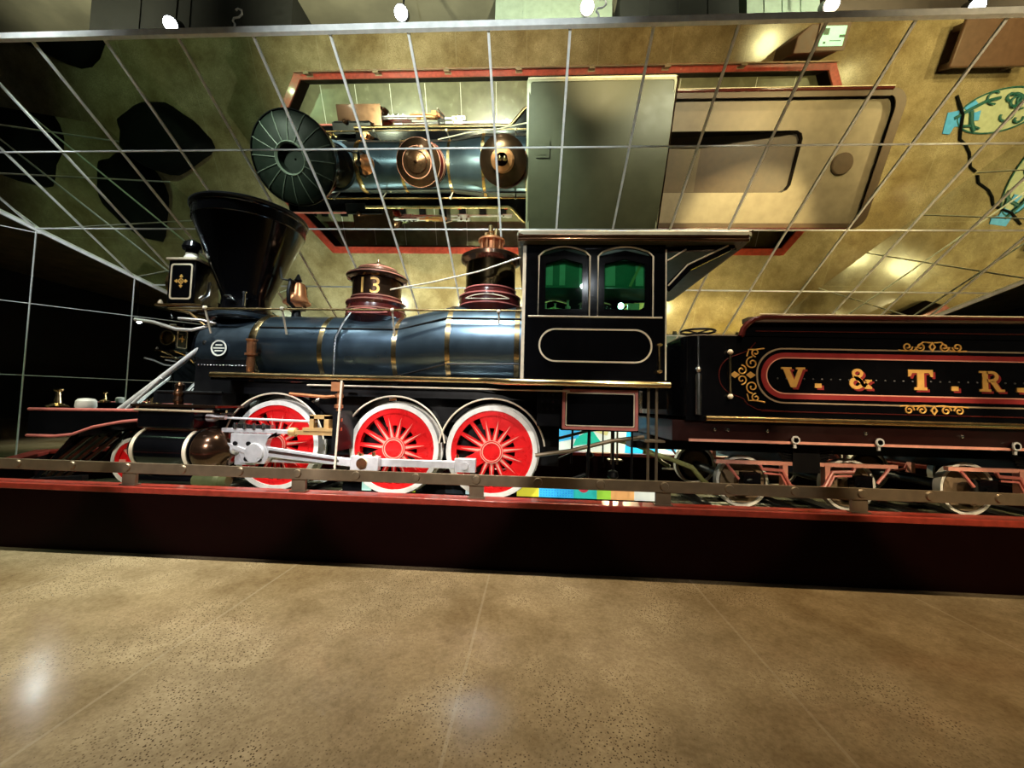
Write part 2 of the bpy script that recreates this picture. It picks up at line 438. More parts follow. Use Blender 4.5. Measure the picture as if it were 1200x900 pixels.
# wagon-top: lift the taper so that the bottom line stays level
vv = []
for x, y, z in b.v:
    r = 0 if x < -2.0 else (.09 if x > -1.22 else .09*(x+2.0)/.78)
    vv.append((x, y, z+BZ+r))
b.v = vv
boiler = part(b, 'boiler', JACKET, angle=20)
for x in (-3.09, -2.0, -1.21, -.24):
    r = BR+.006 if x < -1.9 else .661
    zc = BZ if x < -1.9 else BZ+.09
    b = B(); b.lathe([(r-.02, x-.035), (r, x-.035), (r, x+.035), (r-.02, x+.035)], (0, YC, zc), 'x', 64, False); b.build('boiler_band', BRASS, boiler)
b = B(); b.lathe([(.50, -4.17), (.555, -4.17), (.575, -4.12), (.565, -4.05), (.5, -4.05)], (0, YC, BZ), 'x', 64, False); b.build('front_ring', BRASS, boiler)
b = B()
for s in (-1,):
    b.tube([(-4.05, YC-.475, BZ+.30), (-1.95, YC-.475, BZ+.30), (-1.25, YC-.55, BZ+.46), (-.15, YC-.55, BZ+.46)], .014)
    b.tube([(-4.05, YC+.475, BZ+.30), (-1.95, YC+.475, BZ+.30), (-1.25, YC+.55, BZ+.46), (-.15, YC+.55, BZ+.46)], .014)
b.build('jacket_seam', SOOT, boiler)
# --- smokebox
b = B(); b.lathe([(.02, -5.10), (.40, -5.09), (.46, -5.05), (.515, -5.0), (.53, -4.9), (.53, -4.12)], (0, YC, BZ-.02), 'x', 56)
smoke = part(b, 'smokebox', SMOKE)
b = B(); b.lathe([(.43, -5.115), (.45, -5.11), (.45, -5.07), (.43, -5.07)], (0, YC, BZ-.02), 'x', 40, False); b.build('door_ring', BLACK, smoke)
b = B(); b.box(-4.98, -4.14, YC-.50, YC+.50, 1.36, BZ-.1); b.build('saddle', SOOT, smoke)
b = B()
for k in range(17):
    for s in (-1, 1):
        x = -4.93+k*.048; b.lathe([(.002, -.012), (.012, -.006), (.014, .004)], (x, YC+s*.505, 2.03), 'y', 8)
b.build('rivet_row', NICKEL, smoke)
# builder's plate on the near side
px, pz, py = -4.60, 2.28, YC-.54
b = B(); b.lathe([(.02, 0), (.12, .0), (.125, .02), (.12, .03)], (px, py-.005, pz), 'y', 32); plate = b.build('maker_plate', SMOKE, smoke)
b = B(); b.ring(circ(px, pz, .12), circ(px, pz, .098), py-.012, py-.003)
for dz, w in ((.045, .05), (.0, .085), (-.04, .06)): b.box(px-w, px+w, py-.011, py-.003, pz+dz-.009, pz+dz+.009)
b.build('raised_lettering', FRAMEW, plate)
b = B(); b.cyl((-4.86, YC-.36, 2.42), (-4.90, YC-.47, 2.36), .05, n=16); b.lathe([(.01, -.06), (.055, -.05), (.065, 0)], (-4.85, YC-.47, 2.34), 'y', 16); b.build('brace_socket', NICKEL, smoke)

# --- smokestack
SX = -4.63
b = B(); b.lathe([(.50, 2.76), (.47, 2.84), (.36, 2.93), (.345, 3.05), (.34, 3.12), (.36, 3.2), (.58, 3.78), (.765, 4.26), (.78, 4.27), (.785, 4.42), (.80, 4.43), (.81, 4.48), (.79, 4.50)], (SX, YC, 0), 'z', 56, False)
stack = part(b, 'smokestack', BLACK, angle=25)
b = B(); b.lathe([(.79, 4.48), (.72, 4.53), (.50, 4.58), (.27, 4.60), (.25, 4.58), (.24, 4.43), (.02, 4.42)], (SX, YC, 0), 'z', 56, False); cap = b.build('stack_cap', mat('dark_grey_netting', (.005, .008, .006), 0, .5, spec=.2), stack)
b = B()
for k in range(16):
    a = 2*PI*k/16+.1; c_, s_ = math.cos(a), math.sin(a)
    b.tube([(SX+c_*.28, YC+s_*.28, 4.61), (SX+c_*.50, YC+s_*.50, 4.59), (SX+c_*.72, YC+s_*.72, 4.54), (SX+c_*.795, YC+s_*.795, 4.49)], .009, 6)
b.lathe([(.25, 4.58), (.28, 4.62), (.30, 4.60)], (SX, YC, 0), 'z', 40, False)
b.build('cap_rib', mat('grey_rib', (.07, .085, .07), 0, .5), stack)
b = B(); b.lathe([(.805, 4.45), (.82, 4.47), (.82, 4.495), (.80, 4.51)], (SX, YC, 0), 'z', 56, False); b.build('rim_ring', SOOT, stack)
b = B(); b.lathe([(.50, 2.78), (.52, 2.80), (.52, 2.84), (.47, 2.86)], (SX, YC, 0), 'z', 40, False); b.build('base_flange', SMOKE, stack)
b = B(); b.tube([(SX-.42, YC-.38, 3.05), (SX-.36, YC-.36, 3.12), (SX-.30, YC-.40, 3.30)], .022); b.cyl((SX-.44, YC-.40, 3.03), (SX-.40, YC-.38, 3.08), .04, n=12); b.build('cleaning_lever', NICKEL, stack); b = B()
b.cyl((SX+.22, YC-.36, 2.95), (SX+.23, YC-.37, 3.14), .02, n=10); b.cyl((SX+.23, YC-.37, 3.14), (SX+.23, YC-.37, 3.17), .032, n=10); b.build('drain_cock', NICKEL, stack); b = B()
b.tube([(SX-.05, YC-.40, 3.10), (SX+.05, YC-.41, 3.09), (SX+.09, YC-.41, 3.04), (SX+.0, YC-.40, 3.05)], .018); b.build('blower_valve', NICKEL, stack)

# --- headlight
HX0, HX1, HY0, HY1, HZ0, HZ1 = -5.76, -5.31, 5.85, 6.34, 3.0, 3.70
b = B(); b.box(HX0, HX1, HY0, HY1, HZ0, HZ1); hl = part(b, 'headlight', BLACK, bevel=.02)
b = B(); b.box(HX0-.02, HX1+.02, HY0-.03, HY1+.03, HZ1, HZ1+.03); b.build('lid', CREAM, hl)
for s, y in ((-1, HY0), (1, HY1)):
    b = B(); b.ring(rr(HX0+.045, HX1-.045, HZ0+.07, HZ1-.06, .05), rr(HX0+.07, HX1-.07, HZ0+.095, HZ1-.085, .035), y, y+s*.006); b.build('panel_lining', CREAM, hl)
    b = B(); cx, cz = (HX0+HX1)/2, (HZ0+HZ1)/2+.01
    b.ring(circ(cx, cz, .043, 20), circ(cx, cz, .028, 20), y, y+s*.008); b.ext(circ(cx, cz, .013, 12), y, y+s*.008)
    for q in range(4):
        a = q*PI/2; u = (math.cos(a), math.sin(a)); w = (-u[1], u[0])
        b.ext([(cx+u[0]*.05, cz+u[1]*.05), (cx+u[0]*.07+w[0]*.03, cz+u[1]*.07+w[1]*.03), (cx+u[0]*.11, cz+u[1]*.11), (cx+u[0]*.07-w[0]*.03, cz+u[1]*.07-w[1]*.03)], y, y+s*.007)
    b.build('flower_emblem', GOLDP, hl)
b = B(); b.lathe([(.20, HX0-.05), (.235, HX0-.05), (.235, HX0), (.20, HX0)], (0, YC, 3.36), 'x', 40, False); b.build('bezel', BRASS, hl)
b = B(); b.lathe([(.01, HX0-.03), (.15, HX0-.03), (.205, HX0-.015)], (0, YC, 3.36), 'x', 32, False); b.build('lens', LENS, hl)
b = B(); b.lathe([(.10, 3.73), (.10, 3.78), (.085, 3.80), (.085, 3.84)], (-5.50, YC-.12, 0), 'z', 24); b.build('vent_collar', WHITE, hl)
b = B(); b.lathe([(.09, 3.84), (.09, 3.90), (.13, 3.90), (.14, 3.94), (.11, 4.02), (.05, 4.06), (.01, 4.065)], (-5.50, YC-.12, 0), 'z', 28); b.build('vent_cap', BLACK, hl)
b = B(); b.lathe([(.035, 3.73), (.04, 3.76), (.02, 3.79)], (-5.62, YC-.05, 0), 'z', 16); b.build('lid_knob', GOLDP, hl)
b = B(); b.box(-5.88, -5.12, 5.80, 6.39, 2.955, 2.99); hs = part(b, 'headlight_shelf', BLACK); b = B(); b.cyl((-5.88, 5.80, 2.972), (-5.12, 5.80, 2.972), .02, n=10); b.build('shelf_edge', BRASS, hs)
for s in (-1, 1):
    b = B(); b.tube([(-5.75, YC+s*.22, 2.95), (-5.35, YC+s*.24, 2.86), (-5.02, YC+s*.26, 2.62)], .025); b.build('shelf_bracket', BRASS, hs)
b = B(); b.lathe([(.02, 2.99), (.035, 3.0), (.03, 3.03), (.012, 3.06)], (-5.84, 5.84, 0), 'z', 14); b.build('finial', CREAM, hs)
b = B(); b.tube([(-6.0, 5.62, 2.70), (-5.7, 5.62, 2.66), (-5.35, 5.62, 2.56), (-5.1, 5.62, 2.55), (-4.95, 5.66, 2.60), (-4.85, 5.7, 2.66)], .026)
b.tube([(-5.30, 5.60, 2.72), (-4.95, 5.62, 2.70), (-4.78, 5.68, 2.66)], .02); part(b, 'number_bracket', STEEL)

# --- bell
bx = -3.80
b = B(); b.cyl((bx, YC, 2.84), (bx, YC, 2.98), .08, .06, 16); b.box(bx-.12, bx+.12, YC-.05, YC+.05, 2.97, 3.02)
for s in (-1, 1): b.tube([(bx, YC+s*.05, 3.0), (bx, YC+s*.22, 3.06), (bx, YC+s*.24, 3.22), (bx, YC+s*.2, 3.38)], .028)
bell = part(b, 'bell_yoke', SOOT)
b = B(); b.lathe([(.20, 3.08), (.205, 3.10), (.17, 3.14), (.135, 3.22), (.12, 3.34), (.10, 3.40), (.03, 3.43)], (bx, YC, 0), 'z', 32); b.build('bell', COPPER, bell)
b = B(); b.cyl((bx, YC-.22, 3.40), (bx, YC+.22, 3.40), .03, n=12); b.lathe([(.03, 3.42), (.06, 3.46), (.04, 3.50), (.015, 3.56)], (bx, YC, 0), 'z', 16); b.tube([(bx-.02, YC-.2, 3.4), (bx-.13, YC-.22, 3.42), (bx-.16, YC-.22, 3.60)], .016); b.build('yoke_pin', SOOT, bell)

# --- sand dome
dx = -2.50
b = B(); b.lathe([(.34, 2.72), (.46, 2.84), (.455, 2.94), (.44, 3.02), (.46, 3.06), (.43, 3.09), (.39, 3.12), (.375, 3.15)], (dx, YC, 0), 'z', 48); sd = part(b, 'sand_dome', MAROON)
b = B(); b.lathe([(.372, 3.15), (.372, 3.46)], (dx, YC, 0), 'z', 48, False); b.build('dome_barrel', BRONZE, sd)
b = B(); b.lathe([(.40, 3.44), (.455, 3.46), (.465, 3.50), (.44, 3.53), (.36, 3.56), (.30, 3.62), (.27, 3.625), (.22, 3.64), (.20, 3.68), (.13, 3.71), (.03, 3.73), (.03, 3.75), (.015, 3.80)], (dx, YC, 0), 'z', 48, False); b.build('dome_lid', BRONZE, sd)
b = B()
for r, z in ((.385, 3.155), (.452, 3.08), (.455, 2.95), (.464, 3.50), (.30, 3.625)):
    b.lathe([(r-.01, z-.008), (r+.004, z-.008), (r+.004, z+.008), (r-.01, z+.008)], (dx, YC, 0), 'z', 48, False)
b.build('lining_ring', mat('dusty_rose', (.30, .12, .085), 0, .4), sd)
v, f = text_mesh('13', .34)
for ang in (180,):
    b = B(); vs = []
    for x, y, z in v:
        a = math.radians(-90+ang)+x*1.05/.38; vs.append((dx+math.cos(a)*.378, YC+math.sin(a)*.378, 3.195+y))
    b.add(vs, f); b.build('dome_number', GOLDP, sd, recalc=False)
b = B(); vs = []
for x, y, z in v:
    a = math.radians(-88)+x*1.15/.38; vs.append((dx+math.cos(a)*.378, YC+math.sin(a)*.378, 3.18+y))
b.add(vs, f); b.build('dome_number', GOLDP, sd, recalc=False)
def lens_panel(parent, cx, r, z, h, span, m):       # almond shaped lining bent round the dome base
    b = B(); up, lo = [], []
    for k in range(17):
        a = math.radians(-90+span*(k/8-1)); q = 1-(k/8-1)**2
        up.append((cx+math.cos(a)*r, YC+math.sin(a)*r, z+h*q)); lo.append((cx+math.cos(a)*r, YC+math.sin(a)*r, z-h*q))
    b.tube(up, .008, 6); b.tube(lo, .008, 6); b.build('base_lining', m, parent)
lens_panel(sd, dx, .463, 2.89, .035, 42, ROSE)

# --- steam dome
dx = -.70
b = B(); b.lathe([(.40, 2.90), (.48, 3.02), (.475, 3.10), (.465, 3.17), (.47, 3.20), (.43, 3.23), (.40, 3.24), (.40, 3.27), (.385, 3.30)], (dx, YC, 0), 'z', 48); st = part(b, 'steam_dome', MAROON)
b = B(); b.lathe([(.385, 3.30), (.385, 3.74)], (dx, YC, 0), 'z', 48, False); b.build('dome_barrel', mat('dark_brass_mirror', (.22, .15, .07), 1, .12), st)
b = B(); b.lathe([(.385, 3.72), (.42, 3.74), (.465, 3.77), (.47, 3.82), (.42, 3.85), (.30, 3.89), (.22, 3.90), (.19, 3.93), (.17, 3.95)], (dx, YC, 0), 'z', 48, False); b.build('cornice', BRONZE, st)
b = B(); b.lathe([(.22, 3.90), (.23, 3.93), (.20, 3.94)], (dx, YC, 0), 'z', 36, False)
for k in range(10):
    a = 2*PI*k/10; b.cyl((dx+.17*math.cos(a), YC+.17*math.sin(a), 3.93), (dx+.17*math.cos(a), YC+.17*math.sin(a), 4.10), .017, n=8)
b.lathe([(.12, 3.93), (.12, 4.09), (.21, 4.10), (.21, 4.13), (.12, 4.15)], (dx, YC, 0), 'z', 32, False); b.build('valve_cage', COPPER, st)
b = B()
for ox, h in ((-.02, 4.36), (.07, 4.30), (-.09, 4.24)):
    b.cyl((dx+ox, YC, 4.14), (dx+ox, YC, h), .022, n=12); b.lathe([(.04, h-.1), (.04, h), (.015, h+.02)], (dx+ox, YC, 0), 'z', 14)
b.build('whistle', BRASS, st)
b = B()
for r, z in ((.40, 3.305), (.474, 3.19), (.479, 3.04)):
    b.lathe([(r-.012, z-.008), (r+.004, z-.008), (r+.004, z+.008), (r-.012, z+.008)], (dx, YC, 0), 'z', 48, False)
b.build('lining_ring', ROSE, st)
lens_panel(st, dx, .483, 3.11, .035, 42, CREAM)

# --- handrails, bell cord, pipes on the boiler
for s in (-1, 1):
    y = YC+s*.665
    b = B(); b.tube([(-5.3, y, 2.83), (-.12, y, 2.86)], .016); hr = part(b, 'handrail', BRASS)
    for x in (-4.75, -3.6, -2.0, -.5):
        b = B(); zz = 2.60 if x > -1.5 else 2.50
        b.cyl((x, y, 2.845), (x, YC+s*.53, zz), .014, n=8); b.lathe([(.01, -.03), (.03, -.015), (.03, .015), (.01, .03)], (x, y, 2.845), 'x', 12); b.build('stanchion', CREAM, hr)
b = B(); b.tube([(-2.12, YC-.45, 3.20), (-1.5, YC-.55, 3.28), (-.8, YC-.6, 3.43), (-.14, YC-.68, 3.63)], .012); part(b, 'bell_cord', CREAM)
b = B(); b.tube([(-2.72, YC-.40, 2.86), (-2.78, YC-.50, 2.68), (-2.84, YC-.58, 2.45), (-2.84, YC-.60, 2.2), (-2.82, YC-.62, 1.86)], .022); part(b, 'sand_pipe', NICKEL)
b = B(); b.lathe([(.055, 2.20), (.06, 2.24), (.06, 2.36), (.075, 2.38), (.075, 2.40)], (-4.02, YC-.66, 0), 'z', 20); b.lathe([(.02, 1.86), (.045, 1.92), (.055, 2.05), (.05, 2.16), (.08, 2.17), (.08, 2.2)], (-4.02, YC-.66, 0), 'z', 20)
b.tube([(-4.02, YC-.66, 1.88), (-3.98, YC-.66, 1.76), (-3.85, YC-.68, 1.70), (-3.7, YC-.70, 1.68)], .03); part(b, 'check_valve', COPPER)
b = B(); b.tube([(-2.02, YC-.60, 1.9), (-1.6, YC-.63, 2.0), (-1.22, YC-.665, 2.10)], .014); b.tube([(-1.2, YC-.67, 2.1), (-.2, YC-.67, 2.12)], .012); part(b, 'injector_pipe', SOOT)

# --- running boards and frames
for s in (-1, 1):
    o1, o2 = YC+s*.87, YC+s*1.245
    edge = [(-4.42, o1), (-.72, o1), (-.62, YC+s*.92), (-.34, YC+s*1.20), (-.24, o2), (1.64, o2)]
    b = B(); b.ext([(-4.42, YC+s*.40)]+edge+[(1.64, YC+s*.40)], 1.80, 1.845, 'xy'); rb = part(b, 'running_board', BLACK)
    b = B(); b.tube([(x, y, 1.868 if abs(y-YC) < 1 else 1.842) for x, y in edge], .040, 14); b.build('edge_moulding', BRASS, rb)
    b = B(); b.tube([(-3.05, YC+s*.875, 1.758), (-.72, YC+s*.875, 1.758), (.45, YC+s*1.2, 1.745)], .011, 6); b.build('lower_lining', CREAM, rb)
    b = B(); b.box(-4.0, .3, YC+s*.79, YC+s*.77, 1.62, 1.79); b.build('valance', SOOT, rb)
    b = B(); b.box(-5.35, -.05, YC+s*.50, YC+s*.60, .80, 1.30); part(b, 'main_frame', SOOT)
b = B(); b.box(-1.95, .38, YC-.48, YC+.48, .72, 1.79); part(b, 'firebox', SOOT)
b = B(); b.box(-3.1, -2.4, YC-.46, YC+.46, 1.0, 1.85); part(b, 'frame_brace', SOOT)

# --- driving wheels
RW, ZW = .61, .93
def driver(cx, s):
    y0 = YC+s*.745; f = lambda d: y0+s*d         # d grows outward
    b = B()
    b.ring(circ(cx, ZW, .548, 48), circ(cx, ZW, .475, 48), f(-.06), f(.045))
    b.ext(circ(cx, ZW, .15, 28), f(-.08), f(.07))
    for k in range(15):
        a = 2*PI*k/15+.12; c_, s_ = math.cos(a), math.sin(a); w0, w1 = .036, .024
        b.ext([(cx+c_*.13-s_*w0, ZW+s_*.13+c_*w0), (cx+c_*.49-s_*w1, ZW+s_*.49+c_*w1), (cx+c_*.49+s_*w1, ZW+s_*.49-c_*w1), (cx+c_*.13+s_*w0, ZW+s_*.13-c_*w0)], f(-.035), f(.035))
    wh = b.build('driving_wheel', RED, LO)
    b = B(); o_ = arcpts(cx, ZW, .50, -62, 112, 30); i_ = arcpts(cx, ZW, .31, -62, 112, 30); b.ring(o_, i_, f(-.04), f(.028), closed=False); b.build('counterweight', RED, wh)
    b = B(); b.ring(circ(cx, ZW, RW, 64), circ(cx, ZW, .545, 64), f(-.09), f(.06)); b.ring(circ(cx, ZW, .64, 48), circ(cx, ZW, .55, 48), f(-.13), f(-.09)); b.build('tyre', WHITE, wh)
    b = B(); b.ring(circ(cx, ZW, .128, 28), circ(cx, ZW, .116, 28), f(.07), f(.076)); b.ring(circ(cx, ZW, .152, 28), circ(cx, ZW, .143, 28), f(.068), f(.073))
    for k in range(15):
        a = 2*PI*k/15+.12; c_, s_ = math.cos(a), math.sin(a)
        b.ext([(cx+c_*.155-s_*.017, ZW+s_*.155+c_*.017), (cx+c_*.42, ZW+s_*.42), (cx+c_*.155+s_*.017, ZW+s_*.155-c_*.017)], f(.035), f(.040))
    b.build('spoke_lining', SALMON, wh)
    b = B()
    for a in (95, 65, 35, 5, -25): q = math.radians(a); b.ext(circ(cx+.235*math.cos(q), ZW+.235*math.sin(q), .028, 12), f(.03), f(.032))
    b.build('lightening_hole', SOOT, wh)
    b = B(); b.ext(circ(cx-.33, ZW-.17, .085, 20), f(.0), f(.06)); b.cyl((cx-.33, f(.06), ZW-.17), (cx-.33, f(.20), ZW-.17), .05, n=16); b.bar((cx, f(.03), ZW), (cx-.33, f(.03), ZW-.17), .05, .17); b.build('crank', RED, wh)
    # wheel guard
    b = B(); b.ring(arcpts(cx, ZW, .712, 8, 172, 40), arcpts(cx, ZW, .694, 8, 172, 40), f(-.12), f(.10), closed=False); gd = b.build('wheel_guard', BLACK, LO)
    b = B(); b.tube(arcpts(cx, ZW, .704, 8, 172, 40, f(.102)), .012, 8); b.build('guard_lining', CREAM, gd)
WX = (-3.50, -1.85, -.53)
for cx in WX:
    for s in (-1, 1): driver(cx, s)
    b = B(); b.cyl((cx, YC-.66, ZW), (cx, YC+.66, ZW), .085, n=20); part(b, 'axle', SOOT)

# --- cylinders, crossheads, rods
for s in (-1, 1):
    cy = YC+s*.95; cz = .86; before = set(LO.children)
    b = B(); b.lathe([(.24, -5.16), (.27, -5.14), (.27, -4.36), (.25, -4.35)], (0, cy, cz), 'x', 44); cyl = part(b, 'cylinder', BLACK)
    for x in (-5.11, -4.40):
        b = B(); b.lathe([(.25, x-.025), (.281, x-.025), (.281, x+.025), (.25, x+.025)], (0, cy, cz), 'x', 44, False); b.build('cylinder_band', CREAM, cyl)
    b = B(); b.cyl((-5.11, cy+s*.10, cz+.262), (-4.40, cy+s*.10, cz+.262), .014, n=8); b.build('jacket_lining', CREAM, cyl)
    b = B(); b.lathe([(.265, -4.34), (.285, -4.30), (.29, -4.22), (.27, -4.12), (.21, -4.04), (.12, -4.0), (.08, -3.96), (.02, -3.95)], (0, cy, cz), 'x', 44); b.build('back_head', MAROON if False else BRONZE, cyl)
    b = B(); b.lathe([(.02, -5.34), (.10, -5.32), (.19, -5.26), (.25, -5.18), (.25, -5.14)], (0, cy, cz), 'x', 44); b.build('front_head', BLACK, cyl)
    b = B(); b.box(-5.12, -4.36, cy-.22, cy+.22, 1.14, 1.42); sc_ = part(b, 'steam_chest', BLACK, bevel=.02)
    b = B(); b.box(-5.2, -4.05, cy-.24, cy+.24, 1.42, 1.45); b.build('chest_lid', BRONZE, sc_); b = B(); b.cyl((-5.14, cy+s*.235, 1.375), (-4.08, cy+s*.235, 1.37), .016, n=8); b.build('chest_lining', TANL, sc_)
    b = B(); b.box(-5.3, -4.3, YC+s*.55, YC+s*.80, 1.46, 1.62); b.cyl((-5.25, YC+s*.8, 1.62), (-4.3, YC+s*.8, 1.62), .02, n=8); b.build('steam_pipe', SOOT, sc_)
    b = B(); b.lathe([(.05, 1.45), (.07, 1.50), (.05, 1.56), (.075, 1.60), (.05, 1.66), (.06, 1.72), (.02, 1.76)], (-4.92, YC+s*.80, 0), 'z', 16); b.build('oil_cup', BRONZE, sc_)
    # valve rod
    b = B(); b.cyl((-4.36, cy, 1.29), (-2.85, cy, 1.27), .016, n=10); b.lathe([(.02, -4.36), (.06, -4.34), (.06, -4.26), (.03, -4.2), (.03, -4.1)], (0, cy, 1.29), 'x', 16); part(b, 'valve_rod', STEEL)
    # guides
    b = B(); b.box(-4.12, -3.18, cy-.04, cy+.04, 1.10, 1.155); g = part(b, 'guide_bar', STEEL, bevel=.006)
    b = B(); b.box(-3.18, -2.55, cy-.04, cy+.04, 1.095, 1.15); b.lathe([(.03, -3.22), (.06, -3.2), (.06, -3.12), (.03, -3.1)], (0, cy, 1.125), 'x', 16); b.build('brass_end', SATINB, g)
    b = B()
    for x0, x1 in ((-2.92, -2.86), (-2.72, -2.66)): b.box(x0, x1, cy-.05, cy+.05, 1.15, 1.35)
    b.box(-2.92, -2.66, cy-.05, cy+.05, 1.31, 1.36); b.box(-3.0, -2.60, cy-.06, cy+.06, 1.15, 1.19); b.build('guide_yoke', SATINB, g)
    b = B(); b.box(-2.60, -2.52, YC+s*.45, cy+s*.06, .9, 1.42); part(b, 'yoke_plate', SOOT)
    b = B(); b.cyl((-4.0, cy, .86), (-3.85, cy, .86), .034, n=12); b.lathe([(.03, -4.02), (.075, -4.0), (.075, -3.94), (.04, -3.9)], (0, cy, .88), 'x', 16); b.bar((-4.1, cy+s*.05, .97), (-3.75, cy+s*.05, .86), .04, .05); part(b, 'piston_rod', STEEL)
    # crosshead plate with a round notch
    hp = [(-3.98, 1.09), (-3.98, .90), (-3.86, .84), (-3.80, .70), (-3.50, .70), (-3.44, .80), (-3.47, .88)]+[(-3.30+.20*math.cos(math.radians(a)), .92+.20*math.sin(math.radians(a))) for a in (172, 150, 128, 106)]+[(-3.36, 1.09)]
    b = B(); b.ext(hp, cy-.05, cy+.05); ch = part(b, 'crosshead', STEEL, bevel=.008)
    b = B(); b.box(-3.97, -3.45, cy-.04, cy+.04, 1.16, 1.21)
    for x in (-3.93, -3.8, -3.67, -3.54): b.cyl((x, cy+s*.045, 1.15), (x, cy+s*.045, 1.23), .022, n=10)
    b.build('slipper', NICKEL, ch)
    b = B()
    for x, z in ((-3.9, .96), (-3.72, .96), (-3.56, .76), (-3.74, .76)): b.lathe([(.03, 0), (.03, .012), (.015, .02)], (x, cy+s*.05, z) if s > 0 else (x, cy+s*.07, z), 'y', 12)
    b.build('crosshead_bolt', SOOT, ch)
    # side rod and main rod
    ry = YC+s*.88; zr = .755; pins = [x-.33 for x in WX]
    b = B(); b.box(pins[0]+.1, pins[1]-.1, ry-.025, ry+.025, zr-.045, zr+.045); b.box(pins[1]+.1, pins[2]-.1, ry-.025, ry+.025, zr-.05, zr+.05)
    for q in pins: b.box(q-.14, q+.14, ry-.045, ry+.045, zr-.09, zr+.09)
    sr = part(b, 'side_rod', STEEL, bevel=.008)
    b = B()
    for q in pins:
        b = B(); b.lathe([(.05, -.02), (.05, .0)], (q, ry+s*.055, zr), 'y', 20); b.build('rod_bearing', STEEL, sr)
        b = B(); b.cyl((q-.11, ry, zr+.09), (q-.11, ry, zr+.13), .02, n=8); b.build('oil_cup', BRASS, sr)
    my = YC+s*.97
    b = B(); b.ext([(-3.75, .97), (-3.55, .935), (-2.30, .80), (-2.30, .70), (-3.55, .80), (-3.75, .76)], my-.025, my+.025); b.box(-2.34, -1.97, my-.05, my+.05, .665, .845); b.ext(circ(-3.64, .84, .13, 24), my-.05, my+.05)
    mr_ = part(b, 'main_rod', STEEL, bevel=.008)
    b = B(); b.ext([(-3.45, .885), (-2.5, .785), (-2.5, .755), (-3.45, .845)], my+s*.025, my+s*.028); b.build('rod_flute', NICKEL, mr_)
    b = B(); b.lathe([(.07, -.02), (.07, .0), (.04, .02)], (-2.18, my+s*.05, zr), 'y', 20); b.cyl((-2.05, my, .845), (-2.05, my, .90), .025, n=10); b.cyl((-2.22, my, .845), (-2.22, my, .88), .03, n=10); b.build('rod_bearing', BRASS, mr_)
    # feed pump and copper pipes behind the guide yoke
    b = B(); px_ = -2.56; py_ = YC+s*.93
    b.tube([(px_, py_, 1.80), (px_, py_, 1.52), (px_-.02, py_, 1.2), (px_-.04, py_, .98)], .034); b.tube([(px_, py_, 1.62), (px_-.2, py_, 1.60), (-3.25, py_, 1.63)], .022)
    for z in (1.62, 1.48, 1.30, 1.18): b.lathe([(.03, z-.03), (.055, z-.02), (.055, z+.02), (.03, z+.03)], (px_-.01, py_, 0), 'z', 14)
    b.box(px_-.10, px_+.02, py_-.05, py_+.05, 1.68, 1.80); part(b, 'feed_pipe', COPPER)
    b = B(); b.cyl((-2.50, YC+s*1.02, 1.82), (-2.54, YC+s*1.02, .62), .014, n=8); part(b, 'brake_hanger', CREAM)
    b = B(); b.lathe([(.06, -4.42), (.10, -4.38), (.10, -4.1), (.07, -4.06), (.07, -3.95)], (0, YC+s*1.02, .47), 'x', 20); dp = part(b, 'drain_pump', mat('dull_olive', (.10, .11, .04), .3, .4) if s < 0 else MATS['dull_olive']); b = B(); b.cyl((-5.3, YC+s*1.0, .46), (-4.4, YC+s*1.0, .46), .07, n=14); b.build('pump_barrel', BLACK, dp)

    k_ = .956
    for o_ in set(LO.children)-before:
        o_.location = ((o_.location.x-2.0)*k_+2.0, o_.location.y+s*.23, (o_.location.z+.32-1.556)*k_+1.556-.32); o_.scale = (k_, 1, k_)

# --- leading truck
for s in (-1, 1):
    cx, cz, r = -5.55, .64, .325; y0 = YC+s*.745; f = lambda d: y0+s*d
    b = B(); b.ring(circ(cx, cz, .28, 32), circ(cx, cz, .22, 32), f(-.05), f(.03)); b.ext(circ(cx, cz, .24, 32), f(-.03), f(.01)); b.ext(circ(cx, cz, .08, 20), f(-.06), f(.06)); tw = part(b, 'leading_wheel', RED)
    b = B(); b.ring(circ(cx, cz, r, 40), circ(cx, cz, .275, 40), f(-.08), f(.04)); b.ring(circ(cx, cz, .35, 36), circ(cx, cz, .29, 36), f(-.12), f(-.08)); b.build('tyre', WHITE, tw)
    b = B()
    for k in range(8):
        a = 2*PI*k/8; b.bar((cx+.08*math.cos(a), f(.014), cz+.08*math.sin(a)), (cx+.22*math.cos(a), f(.014), cz+.22*math.sin(a)), .012, .03)
    b.build('spoke', SALMON, tw)
b = B(); b.cyl((-5.55, YC-.66, .64), (-5.55, YC+.66, .64), .06, n=16); b.box(-5.9, -5.2, YC-.55, YC+.55, .72, .86); part(b, 'leading_truck_frame', SOOT)

# --- pilot deck, side plates, cowcatcher
b = B(); b.box(-6.75, -4.36, YC-.98, YC+.98, 1.22, 1.30); b.box(-6.80, -6.55, YC-1.0, YC+1.0, 1.0, 1.30); part(b, 'pilot_deck', BLACK)
for s in (-1, 1):
    y = YC+s*1.0
    pp = [(-6.85, 1.33), (-4.98, 1.36), (-4.98, 1.27), (-5.08, 1.25), (-5.5, 1.20), (-5.9, 1.12), (-6.2, 1.01), (-6.45, .98), (-6.85, .98)]
    b = B(); b.ext(pp, y-.012*s, y+.012*s); sp = part(b, 'side_plate', BLACK)
    b = B(); b.tube([(-6.85, y+s*.014, 1.335), (-4.98, y+s*.014, 1.362)], .021); b.tube([(p[0], y+s*.014, p[1]) for p in pp[3:]], .020); b.build('plate_lining', ROSE, sp)
    b = B(); b.tube([(-4.98, y+s*.014, 1.362), (-4.05, y+s*.014, 1.372)], .019); b.build('plate_lining', BRASS, sp)
b = B(); apex = (-7.5, YC)
